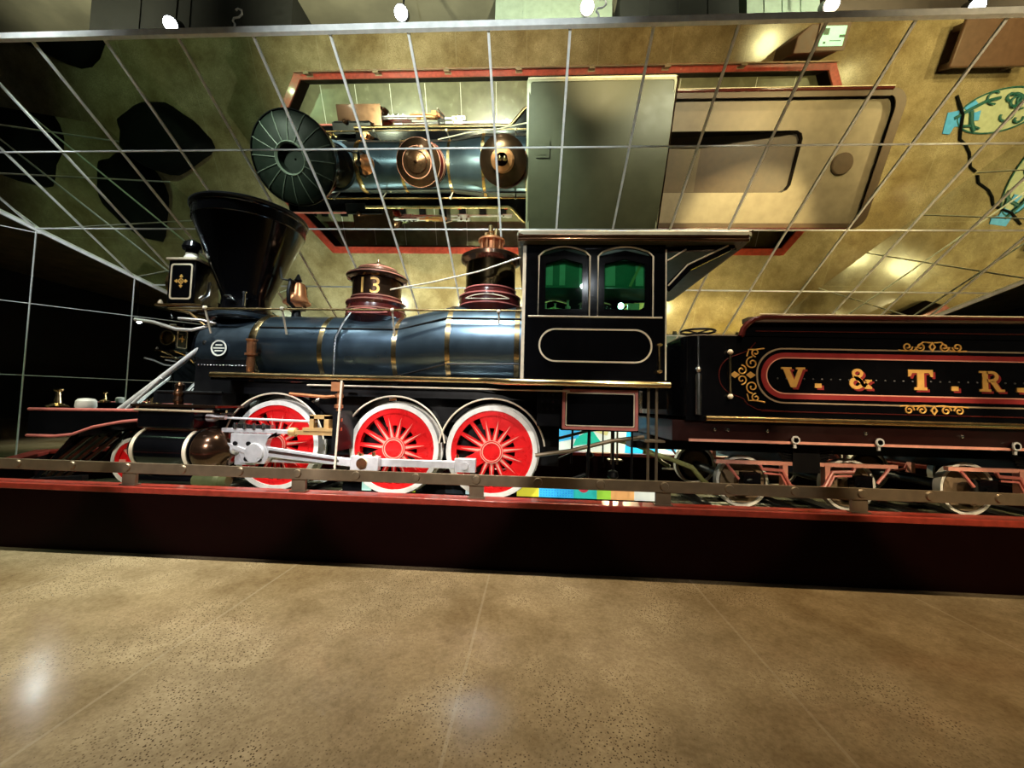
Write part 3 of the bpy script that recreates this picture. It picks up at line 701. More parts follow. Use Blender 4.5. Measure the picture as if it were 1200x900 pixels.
bl = (-6.55, YC-1.12); br_ = (-6.55, YC+1.12)
tl_ = (-6.35, YC-.85); trr = (-6.35, YC+.85); ta = (-6.75, YC)
b.bar((bl[0], bl[1], .40), (apex[0], apex[1], .34), .09, .07); b.bar((apex[0], apex[1], .34), (br_[0], br_[1], .40), .09, .07)
b.bar((bl[0], bl[1], .40), (-5.95, bl[1]+.1, .44), .09, .07)
b.bar((tl_[0], tl_[1], 1.0), (ta[0], ta[1], 1.0), .08, .08); b.bar((ta[0], ta[1], 1.0), (trr[0], trr[1], 1.0), .08, .08)
pil = part(b, 'pilot', SOOT)
for s_, e0, t0 in ((-1, bl, tl_), (1, br_, trr)):
    for k in range(9):
        u = k/9
        b = B(); b.bar((e0[0]+(apex[0]-e0[0])*u, e0[1]+(apex[1]-e0[1])*u, .40-.06*u), (t0[0]+(ta[0]-t0[0])*u, t0[1]+(ta[1]-t0[1])*u, 1.0), .05, .04); b.build('pilot_bar', BLACK, pil)
for k in range(4):
    b = B(); x = -6.0-k*.13; b.bar((x-.25, YC-1.02, .42), (x+.28, YC-.86, .98), .04, .035); b.build('pilot_bar', BRONZE, pil)
b = B(); b.lathe([(.10, 1.33), (.12, 1.38), (.04, 1.42), (.02, 1.58), (.05, 1.60), (.05, 1.62)], (-6.78, YC-.75, 0), 'z', 20); part(b, 'flag_socket', BRASS)
b = B(); b.lathe([(.09, 1.33), (.115, 1.38), (.11, 1.46), (.085, 1.49), (.02, 1.50)], (-6.38, YC-.72, 0), 'z', 20); part(b, 'bumper_cap', WHITE)
for s in (-1, 1):
    b = B(); b.cyl((-4.88, YC+s*.48, 2.33), (-6.02, YC+s*.60, 1.33), .038, n=14); b.cyl((-5.40, YC+s*.60, 1.82), (-5.84, YC+s*.68, 1.33), .02, n=10); part(b, 'smokebox_brace', SILVER)
b = B()
for x, h in ((-5.5, .12), (-5.3, .2), (-5.15, .1)): b.lathe([(.05, 1.30), (.06, 1.33), (.03, 1.36), (.03, 1.32+h)], (x, YC-.8, 0), 'z', 14)
part(b, 'deck_valve', BRASS)

# --- cab
CY0, CY1 = YC-1.245, YC+1.245
cab_b = B()
cab_b.box(-.12, -.06, CY0+.05, YC-.69, 1.83, 3.55); cab_b.box(-.12, -.06, YC+.69, CY1-.05, 1.83, 3.55); cab_b.box(-.12, -.06, YC-.69, YC+.69, 3.1, 3.55)
cab_b.box(-.1, 1.58, CY0+.1, CY1-.1, 1.80, 1.84)
cab = part(cab_b, 'cab', BLACK)
def arch_open(x0, x1, z0, z1, n=10):       # opening with a low arched head and rounded shoulders
    r = .10; p = [(x0, z0), (x1, z0), (x1, z1-.09-r*.3)]
    p += [(x1-.02, z1-.10), (x1-.06, z1-.06)]
    for k in range(1, n): u = k/n; p.append((x1-.06-(x1-x0-.12)*u, z1-.06+.06*math.sin(PI*u)))
    p += [(x0+.06, z1-.06), (x0+.02, z1-.10), (x0, z1-.09-r*.3)]
    return p
for s, y in ((-1, CY0), (1, CY1)):
    a, c2 = y, y-s*.05
    b = B()
    b.box(-.12, 1.58, a, c2, 1.86, 2.655)                                # lower panel
    b.box(-.12, .04, a, c2, 2.655, 3.56); b.box(.665, .765, a, c2, 2.655, 3.56); b.box(1.43, 1.58, a, c2, 2.655, 3.56)
    for x0, x1 in ((.04, .665), (.765, 1.43)):                           # arched heads
        op = arch_open(x0, x1, 2.655, 3.53)
        top = [q for q in op if q[1] > 3.3]
        b.ext([(x1, 3.56)]+top+[(x0, 3.56)], a, c2)
    sd_ = b.build('cab_side', BLACK, cab)
    b = B(); b.ring(rr(.055, 1.425, 2.095, 2.51, .205, 10), rr(.075, 1.405, 2.115, 2.49, .187, 10), a, a+s*.010); b.tube([(-.08, a+s*.006, 2.655), (1.54, a+s*.006, 2.655)], .012)
    b.tube([(1.585, a+s*.002, 1.9), (1.585, a+s*.002, 3.5)], .010, 6)
    for x0, x1 in ((.04, .665), (.765, 1.43)):
        b.tube([(p[0], a+s*.004, p[1]) for p in arch_open(x0, x1, 2.66, 3.53)], .011, 6, True)
    b.build('side_lining', CREAM, sd_)
    for x0, x1, in ((.04, .665), (.765, 1.43)):
        b = B(); yy = y-s*.03; o_ = [(x0, 2.66), (x1, 2.66), (x1, 3.42), ((x0+x1)/2, 3.5), (x0, 3.42)]; i_ = [(x0+.085, 2.76), (x1-.085, 2.76), (x1-.085, 3.33), ((x0+x1)/2, 3.39), (x0+.085, 3.33)]
        b.ring(o_, i_, yy, yy-s*.03); b.build('sash', BLACK, sd_)
        b = B(); b.ext(i_, yy-s*.012, yy-s*.018); b.build('window_pane', GLASS, sd_)
    b = B(); b.cyl((1.50, a+s*.05, 2.0), (1.50, a+s*.05, 2.32), .012, n=8); b.lathe([(.01, -.03), (.025, 0), (.01, .03)], (1.50, a+s*.05, 2.0), 'x', 10); b.lathe([(.01, -.03), (.025, 0), (.01, .03)], (1.50, a+s*.05, 2.32), 'x', 10); b.build('grab_iron', BRASS, sd_)
    # front corner post
    b = B(); b.box(-.16, -.11, y-s*.0, y-s*.06, 1.86, 3.55); b.build('corner_post', CREAM, sd_)
    # rear roof bracket
    b = B(); b.bar((1.60, y-s*.02, 3.02), (1.85, y-s*.02, 3.28), .05, .09); b.bar((1.85, y-s*.02, 3.28), (2.34, y-s*.02, 3.53), .05, .08); b.bar((1.58, y-s*.02, 3.50), (2.4, y-s*.02, 3.54), .05, .05); b.bar((1.6, y-s*.02, 3.36), (1.82, y-s*.02, 3.50), .04, .03); br2 = b.build('roof_bracket', BLACK, cab)
    b = B(); b.tube([(1.61, y+s*.01, 3.05), (1.84, y+s*.01, 3.31), (2.32, y+s*.01, 3.55)], .010, 6); b.tube([(1.60, y+s*.01, 3.36), (1.82, y+s*.01, 3.50)], .010, 6); b.build('bracket_lining', CREAM, br2)
# roof
RP = [(YC-1.36, 3.57), (YC-1.36, 3.62), (YC-1.34, 3.665), (YC-.7, 3.735), (YC, 3.755), (YC+.7, 3.735), (YC+1.34, 3.665), (YC+1.36, 3.62), (YC+1.36, 3.57), (YC+1.2, 3.55), (YC-1.2, 3.55)]
b = B(); b.ext(RP, -.20, 2.52, 'yz'); roof = b.build('cab_roof', ROOF, cab)
for s in (-1, 1):
    y = YC+s*1.36
    for z, r, m in ((3.665, .018, CREAM), (3.62, .026, BRONZE), (3.575, .022, BRONZE)):
        b = B(); b.cyl((-.22, y, z), (2.50, y, z), r, n=12); b.build('cornice_moulding', m, roof)
b = B()
rim = rr(-.24, 2.56, YC-1.385, YC+1.385, .08, 5); rin = rr(-.17, 2.49, YC-1.31, YC+1.31, .05, 5)
def rz(y): return 3.755-.10*((y-YC)/1.36)**2
n_ = len(rim)
b.add([(p[0], p[1], rz(p[1])+.012) for p in rim]+[(p[0], p[1], rz(p[1])+.022) for p in rin]+[(p[0], p[1], rz(p[1])-.03) for p in rim]+[(p[0], p[1], rz(p[1])-.02) for p in rin],
      sum([[(k, (k+1) % n_, n_+(k+1) % n_, n_+k), (2*n_+k, 3*n_+k, 3*n_+(k+1) % n_, 2*n_+(k+1) % n_), (k, 2*n_+k, 2*n_+(k+1) % n_, (k+1) % n_), (n_+k, n_+(k+1) % n_, 3*n_+(k+1) % n_, 3*n_+k)] for k in range(n_)], []))
b.build('roof_edge', ROOFEDGE, roof)
b = B(); b.ext([(2.40, 3.60), (2.56, 3.70), (2.56, 3.66), (2.45, 3.56)], CY0-.11, CY1+.11); b.build('rear_cornice', BRONZE, roof)
b = B(); b.box(-.05, .22, YC-.35, YC-.05, 3.74, 3.79); b.box(.0, .17, YC-.3, YC-.1, 3.79, 3.80); b.build('roof_vent', ROOF, roof)
# inside of the cab
b = B(); b.box(-.1, 2.45, CY0+.06, CY1-.06, 3.52, 3.545); ci = b.build('cab_ceiling', mat('dark_green_lining', (.006, .03, .018), 0, .5), cab)
for x0, x1, st_ in ((.125, .58, ((.135, .215), (.30, .37), (.545, .575))), (.85, 1.345, ((.87, .99), (1.24, 1.335)))):  # green panels with pale upright stripes behind the panes
    b = B(); b.box(x0, x1, CY0+.085, CY0+.095, 3.04, 3.385); bd = b.build('green_panel', GREEN, cab)
    for a_, c_ in st_:
        b = B(); b.box(a_, c_, CY0+.078, CY0+.085, 3.07, 3.33); b.build('panel_stripe', PALEGR, bd)
b = B(); b.bar((1.17, CY0+.075, 3.06), (1.31, CY0+.075, 3.36), .01, .03); b.build('panel_brace', HOSE, cab)
b = B(); b.lathe([(.60, -.05), (.60, .30), (.55, .34), (.02, .36)], (0, YC, 2.40), 'x', 40); bh = b.build('boiler_backhead', SOOT, cab)
b = B()
for (yy, zz, rr_) in ((-.3, 2.7, .05), (-.1, 2.85, .07), (.2, 2.75, .05), (-.45, 2.55, .04)): b.lathe([(.01, .38), (rr_, .37), (rr_, .34)], (0, YC+yy, zz), 'x', 16)
b.cyl((.4, YC-.5, 2.78), (.62, YC-.75, 2.78), .02, n=8); b.build('gauge', BRASS, bh)
for x, z in ((.14, 2.80), (.26, 2.80), (.42, 2.84), (.58, 2.80)):
    b = B(); b.lathe([(.03, z-.05), (.035, z-.01), (.012, z), (.012, z+.06), (.022, z+.07)], (x, CY0+.20, 0), 'z', 12); b.build('oil_can', WOODPALE, cab)
b = B(); b.box(1.16, 1.30, CY0+.12, CY0+.16, 2.70, 2.86); b.build('notice_card', WOODPALE, cab)
b = B(); b.box(.80, 1.0, CY0+.12, CY0+.3, 2.66, 2.74); b.build('seat_cushion', WOODPALE, cab)
lp = (1.10, CY0+.25, 2.86)
b = B(); b.lathe([(.01, -.04), (.035, -.02), (.035, .02), (.01, .04)], lp, 'z', 16); cl = b.build('cab_lamp', CABLAMP, cab)
b = B(); b.cyl((lp[0], lp[1], 1.84), (lp[0], lp[1], 2.83), .012, n=8); b.build('lamp_stem', SOOT, cl)
# toolbox panel and plumbing under the cab
for s in (-1, 1):
    y = YC+s*1.10
    b = B(); b.box(.36, 1.31, y, YC+s*.62, 1.26, 1.785); tb = part(b, 'side_box', BLACK)
    b = B(); b.ring(rr(.37, 1.30, 1.275, 1.775, .01, 1), rr(.405, 1.265, 1.31, 1.74, .01, 1), y, y+s*.010); b.build('box_lining', ROSE, tb)
    b = B(); b.ring(rr(.412, 1.258, 1.317, 1.733, .01, 1), rr(.424, 1.246, 1.329, 1.721, .01, 1), y, y+s*.010); b.build('inner_lining', CREAM, tb)
    b = B()
    for k in range(4):
        for q in range(3): b.lathe([(.002, -.01), (.012, 0), (.014, .006)], (.12+k*.07, YC+s*1.0, 1.70-q*.09), 'y', 8)
    b.box(.06, .36, YC+s*.99, YC+s*.62, 1.30, 1.78); part(b, 'riveted_bracket', SOOT)
    b = B()
    for x in (1.42, 1.52): b.cyl((x, YC+s*1.12, 1.82), (x, YC+s*1.12, .55), .018, n=8)
    for z in (1.15, .62): b.box(1.36, 1.60, YC+s*1.0, YC+s*1.2, z, z+.025)
    part(b, 'cab_step', RAILBR)
    b = B(); b.tube([(.05, YC+s*.95, .92), (.5, YC+s*1.0, 1.0), (1.0, YC+s*1.02, 1.14), (1.4, YC+s*1.0, 1.2)], .026); part(b, 'feed_pipe', RAILBR)
    b = B(); b.cyl((.72, YC+s*1.02, 1.26), (.70, YC+s*1.02, .55), .020, n=8); b.cyl((1.02, YC+s*1.02, 1.26), (1.02, YC+s*1.02, .72), .016, n=8); b.cyl((1.25, YC+s*1.02, 1.26), (1.25, YC+s*1.02, .60), .014, n=8); b.tube([(.1, YC+s*1.02, .56), (.4, YC+s*1.02, .6), (.68, YC+s*1.02, .72)], .022)
    b.lathe([(.03, .66), (.07, .70), (.06, .76), (.02, .78)], (1.02, YC+s*1.02, 0), 'z', 14); part(b, 'drain_pipes', SOOT)
    b = B(); b.tube([(1.45, YC+s*.8, 1.0), (1.75, YC+s*.85, .93), (2.05, YC+s*.85, .82), (2.20, YC+s*.8, .66), (2.30, YC+s*.7, .60)], .032); part(b, 'water_hose', HOSE)

# ================================================================== TENDER
TX0, TX1 = 1.80, 7.42
TY0, TY1 = YC-1.305, YC+1.305
TE = thing('locomotive_tender', (4.6, YC, .32), 'black lettered tender with scrollwork and tan top behind the cab', 'tender')
def tp(b, n, m, p=None, **k): return b.build(n, m, p or TE, **k)
plan = []
def cor(cx, cy, r, a0, n=6): return [(cx+r*math.cos(math.radians(a0+90*k/n)), cy+r*math.sin(math.radians(a0+90*k/n))) for k in range(n+1)]
IY0, IY1, IX = YC-.64, YC+.56, 5.72
plan += cor(TX0+.22, TY0+.22, .22, 180)+cor(TX1-.3, TY0+.3, .3, 270)+cor(TX1-.3, TY1-.3, .3, 0)+cor(TX0+.22, TY1-.22, .22, 90)
plan += [(TX0, IY1)]+[(IX-.15, IY1), (IX-.05, IY1-.05), (IX, IY1-.15), (IX, IY0+.15), (IX-.05, IY0+.05), (IX-.15, IY0)]+[(TX0, IY0)]
b = B(); b.ext(plan, 1.48, 2.44, 'xy'); tank = tp(b, 'water_tank', BLACK)
b = B(); b.ext(inset(plan, .004), 2.44, 2.452, 'xy'); b.build('tank_deck', TANROOF, tank)
b = B(); b.box(TX0, IX, IY0, IY1, 1.48, 1.55); b.ext([(3.9, 1.55), (IX, 1.55), (IX, 2.3)], IY0, IY1); b.build('coal_floor', DKBROWN, tank)
b = B(); b.lathe([(.22, 2.45), (.22, 2.50), (.20, 2.52), (.02, 2.53)], (6.68, YC, 0), 'z', 28); b.build('filler_hatch', DKBROWN, tank)
# coal boards with a collar
prof = [(2.42, 2.43), (2.45, 2.52), (2.50, 2.58), (2.57, 2.63), (2.68, 2.655)]
def collar(y0, y1, m_):
    b = B(); b.ext([(TX0+.6, 2.43)]+prof+[(TX1-.3, 2.655), (TX1-.3, 2.43)], y0, y1); return b
for s in (-1, 1):
    ys = TY0 if s < 0 else TY1
    b = collar(ys, ys-s*.03, BLACK); tp(b, 'coal_board', BLACK, tank)
    b = B(); b.tube([(p[0], ys+s*.03, p[1]) for p in prof]+[(TX1-.3, ys+s*.03, 2.66)], .034, 10); b.build('board_capping', MAROON, tank)
    b = B(); b.ext([(2.5, 2.657), (TX1-.3, 2.657), (TX1-.3, 2.64), (2.5, 2.60)], ys+s*.05, ys-s*.10); b.build('flared_collar', DKBROWN, tank)
    b = B(); b.tube([(2.62, ys+s*.06, 2.69), (TX1-.3, ys+s*.06, 2.695)], .007, 6); b.build('capping_lining', CREAM, tank)
b = B(); pe = cor(TX1-.3, TY0+.3, .3, 270)+cor(TX1-.3, TY1-.3, .3, 0); pin = [(TX1-.3+(x-TX1+.3)*.9, YC+(y-YC)*.975) for x, y in pe]
b.ring(pe, pin, 2.43, 2.655, 'xy', False); b.build('end_board', BLACK, tank)
pe2 = [(TX1-.3+(x-TX1+.3)*1.15, YC+(y-YC)*1.03) for x, y in pe]; pin2 = [(TX1-.3+(x-TX1+.3)*.55, YC+(y-YC)*.93) for x, y in pe]
b = B(); b.ring(pe2, pin2, 2.64, 2.66, 'xy', False); b.build('end_collar', DKBROWN, tank)

for s, ys in ((-1, TY0), (1, TY1)):
    sy = ys+s*.002
    # oval frames
    XA, XB, ZA, ZB = 2.64, 6.55, 1.69, 2.27
    b = B(); b.ring(rr(XA-.035, XB+.035, ZA-.035, ZB+.035, .31, 12), rr(XA-.018, XB+.018, ZA-.018, ZB+.018, .30, 12), sy, sy+s*.007); b.build('outer_lining', TANL, tank)
    b = B(); b.ring(rr(XA+.02, XB-.02, ZA+.02, ZB-.02, .268, 12), rr(XA+.075, XB-.075, ZA+.075, ZB-.075, .215, 12), sy, sy+s*.008); b.build('oval_band', mat('tender_red_band', (.30, .028, .03), 0, .35) if s < 0 else MATS['tender_red_band'], tank)
    b = B(); b.ring(rr(XA+.075, XB-.075, ZA+.075, ZB-.075, .215, 12), rr(XA+.088, XB-.088, ZA+.088, ZB-.088, .202, 12), sy, sy+s*.0085); b.build('inner_lining', SALMON, tank)
    # shaped maroon border
    bl_ = [(2.95, 1.56), (2.62, 1.575), (2.50, 1.64), (2.46, 1.70)]+arcpts(2.42, 1.97, .24, 255, 105, 14)+[(2.46, 2.24), (2.52, 2.27), (2.60, 2.36)]
    b = B(); b.tube([(p[0], sy+s*.002, p[1]) for p in bl_], .007, 6); b.tube([(2.66, sy+s*.002, 1.56), (7.0, sy+s*.002, 1.56)], .007, 6); b.tube([(2.6, sy+s*.002, 2.50), (7.0, sy+s*.002, 2.51)], .006, 6); b.build('border_lining', MAROON, tank)
    # gold scrolls
    b = B()
    def spiral(cx, cz, r, a0, turns, sg, n=22):
        pts = []
        for k in range(n+1):
            u = k/n; a = a0+sg*2*PI*turns*u; q = r*(1-.8*u); pts.append((cx+q*math.cos(a), sy+s*.004, cz+q*math.sin(a)))
        return pts
    T = .0085
    for zz, sg in ((2.345, 1), (1.615, -1)):
        b = B()
        for q in (-1, 1):
            b.tube(spiral(4.57+q*.27, zz, .055, PI/2-q*PI/2+PI, 1.4, q*sg), T, 6)
            b.tube(spiral(4.57+q*.13, zz, .055, PI/2-q*PI/2, 1.4, -q*sg), T, 6)
            b.tube([(4.57+q*.02, sy+s*.004, zz+.05), (4.57+q*.10, sy+s*.004, zz+.055), (4.57+q*.2, sy+s*.004, zz-sg*.045), (4.57+q*.30, sy+s*.004, zz-sg*.05), (4.57+q*.37, sy+s*.004, zz-sg*.042)], T, 6)
        b.ring([(4.57, zz+.06), (4.61, zz), (4.57, zz-.06), (4.53, zz)], [(4.57, zz+.035), (4.59, zz), (4.57, zz-.035), (4.55, zz)], sy, sy+s*.008); b.build('scrollwork', GOLDP, tank)
    b = B()
    for q in (-1, 1):
        b.tube(spiral(2.56, 1.98+q*.14, .075, PI*.5*q, 1.35, q), T, 6)
        b.tube(spiral(2.60, 1.98+q*.265, .05, -PI*.5*q, 1.2, -q), T, 6)
        b.tube(spiral(2.44, 1.98+q*.055, .06, PI*.5*q, 1.2, -q), T, 6)
        b.tube([(2.60, sy+s*.004, 1.98+q*.30), (2.52, sy+s*.004, 1.98+q*.30), (2.50, sy+s*.004, 1.98+q*.22)], T, 6)
        b.tube([(2.70, sy+s*.004, 1.98+q*.315), (2.60, sy+s*.004, 1.98+q*.30)], T, 6)
    for dx_ in (2.36, 2.54):
        b.ext([(dx_+.06, 1.98), (dx_, 2.02), (dx_-.05, 1.98), (dx_, 1.94)], sy, sy+s*.008)
    b.build('scrollwork', GOLDP, tank)
    # lettering
    def glyph(ch):
        if ch == 'V': return [[(0,1),(.44,1),(.44,.9),(.35,.9),(.55,.36),(.72,.9),(.62,.9),(.62,1),(1,1),(1,.9),(.91,.9),(.62,0),(.40,0),(.09,.9),(0,.9)]]
        if ch == 'T': return [[(0,1),(1,1),(1,.66),(.9,.66),(.84,.84),(.64,.84),(.64,.14),(.76,.14),(.76,0),(.24,0),(.24,.14),(.36,.14),(.36,.84),(.16,.84),(.1,.66),(0,.66)]]
        if ch == '.': return [[(.36,.22),(.64,.22),(.64,0),(.36,0)]]
        if ch == 'R':
            o_ = arcpts(.50, .73, .27, 90, -90, 10); i_ = arcpts(.48, .73, .13, 90, -90, 10)
            bowl = [(.12, 1)]+o_+[(.12, .46)]; 
            return [[(0,1),(.34,1),(.34,.12),(.46,.12),(.46,0),(0,0),(0,.12),(.12,.12),(.12,.9),(0,.9)],
                    [(.30,1)]+o_+[(.30,.46),(.30,.60)]+i_[::-1]+[(.30,.86)],
                    [(.42,.50),(.64,.50),(.84,.12),(1,.12),(1,0),(.68,0)]]
        if ch == '&':
            c1 = circ(.42, .76, .235, 18); c1i = circ(.42, .76, .10, 18); c2_ = circ(.38, .28, .30, 20); c2i = circ(.38, .28, .14, 20)
            return [('ring', c1, c1i), ('ring', c2_, c2i), [(.20,.62),(.40,.62),(1.0,.10),(1,0),(.72,0)], [(.72,.46),(1,.46),(1,.38),(.92,.36),(.70,.06),(.58,.16),(.80,.38),(.72,.40)]]
    for m_, ox, oz, dy, nm in ((MATS['tender_red_band'], .028, -.022, .006, 'letter_shade'), (GOLDP, 0, 0, .010, 'letter')):
        for ch, cx in (('V', 3.02), ('.', 3.30), ('&', 3.76), ('T', 4.43), ('.', 4.80), ('R', 5.20), ('.', 5.50)):
            b = B(); wd, hg = .27, .235; x0 = (cx-wd/2 if s < 0 else (XA+XB)-cx-wd/2)+ox*(-s if s < 0 else 1)
            def tx(p): return ((x0+p[0]*wd) if s < 0 else (x0+(1-p[0])*wd), 1.845+oz+p[1]*hg)
            for g_ in glyph(ch):
                if g_[0] == 'ring': b.ring([tx(p) for p in g_[1]], [tx(p) for p in g_[2]], sy, sy+s*dy)
                else: b.ext([tx(p) for p in g_], sy, sy+s*dy)
            b.build(nm, m_, tank)
    b = B()
    for k in range(36):
        x = 2.85+k*.1; b.lathe([(.002, -.008), (.009, -.004), (.011, .004)] , (x, sy, 1.945), 'y', 8)
    b.build('rivet_row', mat('dull_rivet', (.12, .12, .13), .7, .4) if s < 0 else MATS['dull_rivet'], tank)
    # corner handrail
    b = B(); b.cyl((2.29, ys+s*.05, 1.72), (2.29, ys+s*.05, 2.24), .012, n=8); 
    b.build('corner_handrail', BRASS, tank)
    for z in (1.72, 2.24):
        b = B(); b.lathe([(.01, -.03), (.03, -.012), (.03, .012), (.01, .03)], (2.29, ys+s*.05, z), 'x', 14); b.cyl((2.29, ys+s*.05, z), (2.29, ys, z), .012, n=8); b.build('handrail_knob', CREAM, tank)
# brake wheel on the near front corner
bwx, bwy = 2.06, YC-1.0
b = B(); b.cyl((bwx, bwy, 2.45), (bwx, bwy, 2.52), .03, n=12); b.tube([(bwx+.2*math.cos(2*PI*k/28), bwy+.2*math.sin(2*PI*k/28), 2.54) for k in range(28)], .014, 8, True)
for k in range(4): a = k*PI/2+.4; b.cyl((bwx, bwy, 2.525), (bwx+.2*math.cos(a), bwy+.2*math.sin(a), 2.54), .010, n=8)
bw = tp(b, 'brake_wheel', SOOT)
b = B(); b.cyl((1.93, YC-1.345, 1.50), (1.93, YC-1.345, 1.98), .034, n=14); b.cyl((1.93, YC-1.345, 1.98), (1.93, YC-1.345, 2.42), .013, n=10); b.lathe([(.02, 2.0), (.035, 2.03), (.02, 2.06)], (1.93, YC-1.345, 0), 'z', 12); tp(b, 'brake_shaft', NICKEL)
# frame
b = B(); b.box(1.66, 7.5, YC-1.26, YC+1.26, 1.19, 1.43); fr = tp(b, 'tender_frame', mat('dark_maroon_beam', (.016, .003, .0025), 0, .3, .1))
for s in (-1, 1):
    y = YC+s*1.27
    b = B(); b.cyl((2.02, YC+s*1.33, 1.462), (7.45, YC+s*1.33, 1.462), .032, n=12); b.build('tank_moulding', BRASS, fr)
    b = B(); b.box(1.85, 7.48, YC+s*1.26, y+s*.008, 1.185, 1.215); b.build('frame_lining', SALMON, fr)
    b = B(); b.box(1.8, 7.46, YC+s*1.2, YC+s*1.31, 1.43, 1.48); b.build('sill', BLACK, fr)
    b = B()
    for x in (2.15, 2.3, 2.75, 3.85, 4.9): b.lathe([(.01, -.02), (.02, -.01), (.024, .01)], (x, y, 1.33), 'y', 10)
    b.build('frame_bolt', NICKEL, fr)
    for x in (3.05, 3.98, 5.45):
        b = B(); b.lathe([(.045, -.01), (.05, 0), (.045, .01), (.03, .01), (.03, -.01)], (x, y+s*.03, 1.235), 'y', 16); b.box(x-.015, x+.015, y, y+s*.02, 1.14, 1.28); b.build('chain_hook', SILVER, fr)
# trucks
RT, ZT = .325, .655
for ti, xs in enumerate(((2.71, 4.02), (5.44, 6.75))):
    xa, xb = xs; xm = (xa+xb)/2
    b = B(); b.box(xm-.16, xm+.16, YC-1.0, YC+1.0, .82, 1.12); b.box(xm-.5, xm+.5, YC-.2, YC+.2, 1.0, 1.19); tk = tp(b, 'tender_truck', SOOT)
    for s in (-1, 1):
        y = YC+s*.96
        for x in xs:
            y0 = YC+s*.745; f = lambda d: y0+s*d
            b = B(); b.ext(circ(x, ZT, .275, 32), f(-.05), f(.0)); b.ring(circ(x, ZT, .275, 32), circ(x, ZT, .22, 32), f(-.05), f(.03)); b.ext(circ(x, ZT, .09, 20), f(0), f(.08)); wh = b.build('truck_wheel', mat('truck_wheel_brown', (.22, .15, .09), 0, .4) if 'truck_wheel_brown' not in MATS else MATS['truck_wheel_brown'], tk)
            b = B(); b.ring(circ(x, ZT, RT, 44), circ(x, ZT, .292, 44), f(-.06), f(.04)); b.build('tyre', WHITE, wh)
            b = B(); b.box(x-.10, x+.10, y-.06, y+.06, .56, .80); b.ext(circ(x, .66, .07, 16), y, y+s*.09); b.build('journal_box', BLACK, tk)
        b = B(); b.box(xa-.42, xb+.42, y-.03, y+.03, .90, .945); b.build('arch_bar', SALMON, tk)
        b = B()
        b.tube([(xa+.10, y+s*.05, .90), (xa+.12, y+s*.05, .85), (xa+.36, y+s*.05, .84), (xm-.2, y+s*.05, .66), (xm, y+s*.05, .60), (xm+.2, y+s*.05, .66), (xb-.36, y+s*.05, .84), (xb-.12, y+s*.05, .85), (xb-.10, y+s*.05, .90)], .022, 8)
        b.tube([(xa+.14, y+s*.05, .80), (xa+.34, y+s*.05, .79), (xm-.22, y+s*.05, .60)], .014, 8); b.tube([(xb-.14, y+s*.05, .80), (xb-.34, y+s*.05, .79), (xm+.22, y+s*.05, .60)], .014, 8)
        b.tube([(xa-.30, y+s*.05, .90), (xa-.16, y+s*.05, .72)], .018, 8); b.tube([(xb+.30, y+s*.05, .90), (xb+.16, y+s*.05, .72)], .018, 8)
        b.build('truck_strut', ROSE, tk)
        b = B(); b.box(xm-.28, xm-.22, y-.04, y+.04, .60, .92); b.build('bolster_post', SALMON, tk); b = B(); b.box(xm+.22, xm+.28, y-.04, y+.04, .60, .92); b.build('bolster_post', SALMON, tk)
        b = B()
        for k in range(5): b.tube([(xm-.34+.02*k, y, 1.10-.035*k), (xm, y, 1.04-.045*k), (xm+.34-.02*k, y, 1.10-.035*k)], .016, 6)
        b.build('leaf_spring', SOOT, tk)
        b = B(); b.box(xa-.45, xb+.45, y-.02, y+.02, .515, .54); b.build('tie_bar', RAILST, tk)
    for x in xs:
        b = B(); b.cyl((x, YC-.66, ZT), (x, YC+.66, ZT), .06, n=16); b.build('axle', SOOT, tk)
b = B(); b.box(1.62, 7.3, YC-.45, YC+.45, 1.0, 1.19); tp(b, 'centre_sill', SOOT)
b = B(); b.box(1.45, 1.9, YC-.15, YC+.15, .98, 1.08); tp(b, 'drawbar', SOOT)

# ================================================================== LIT GRAPHICS
MU = thing('map_mural_panel', (3.6, 10.80, 0), 'tall backlit coloured map panel standing behind the cab and tender', 'panel')
b = B(); b.box(.0, 7.0, 10.80, 10.86, .12, 1.35); b.build('frame', SOOT, MU)
b = B(); b.box(.04, 6.96, 10.79, 10.80, .15, 1.32); b.build('map_sheet', flat_emit('map_white', (.72, .86, .80), .7), MU)
for poly, c in (([(.5, .55), (1.25, .72), (1.35, 1.3), (.1, 1.3)], (.05, .42, .75)), ([(1.1, .5), (1.85, .62), (1.6, .95), (1.2, .75)], (.02, .50, .36)),
                ([(1.4, .98), (2.0, .8), (2.2, 1.3), (1.5, 1.3)], (.55, .55, .25)), ([(2.45, .12), (3.35, .12), (3.35, 1.3), (2.55, 1.3)], (.02, .50, .88)),
                ([(3.5, .5), (3.8, .4), (3.9, .9), (3.6, .9)], (.10, .45, .80)), ([(4.1, .12), (5.6, .12), (5.7, 1.3), (4.0, 1.3)], (.03, .06, .07)), ([(5.9, .12), (6.96, .12), (6.96, 1.3), (6.0, 1.3)], (.90, .70, .01))):
    b = B(); b.ext([(x, max(z, .16)) for x, z in poly], 10.786, 10.79); b.build('map_region', flat_emit('map_%d' % (len(MATS)), c, .8), MU)
b = B()
for x in (.3, 2.5, 4.6, 6.6): b.box(x-.05, x+.05, 10.72, 10.9, 0, .12)
b.build('foot', SOOT, MU)
GS = thing('track_graphic_strip', (-.2, 5.86, .17), 'low glowing strip of coloured patches on the track bed below the cab', 'panel')
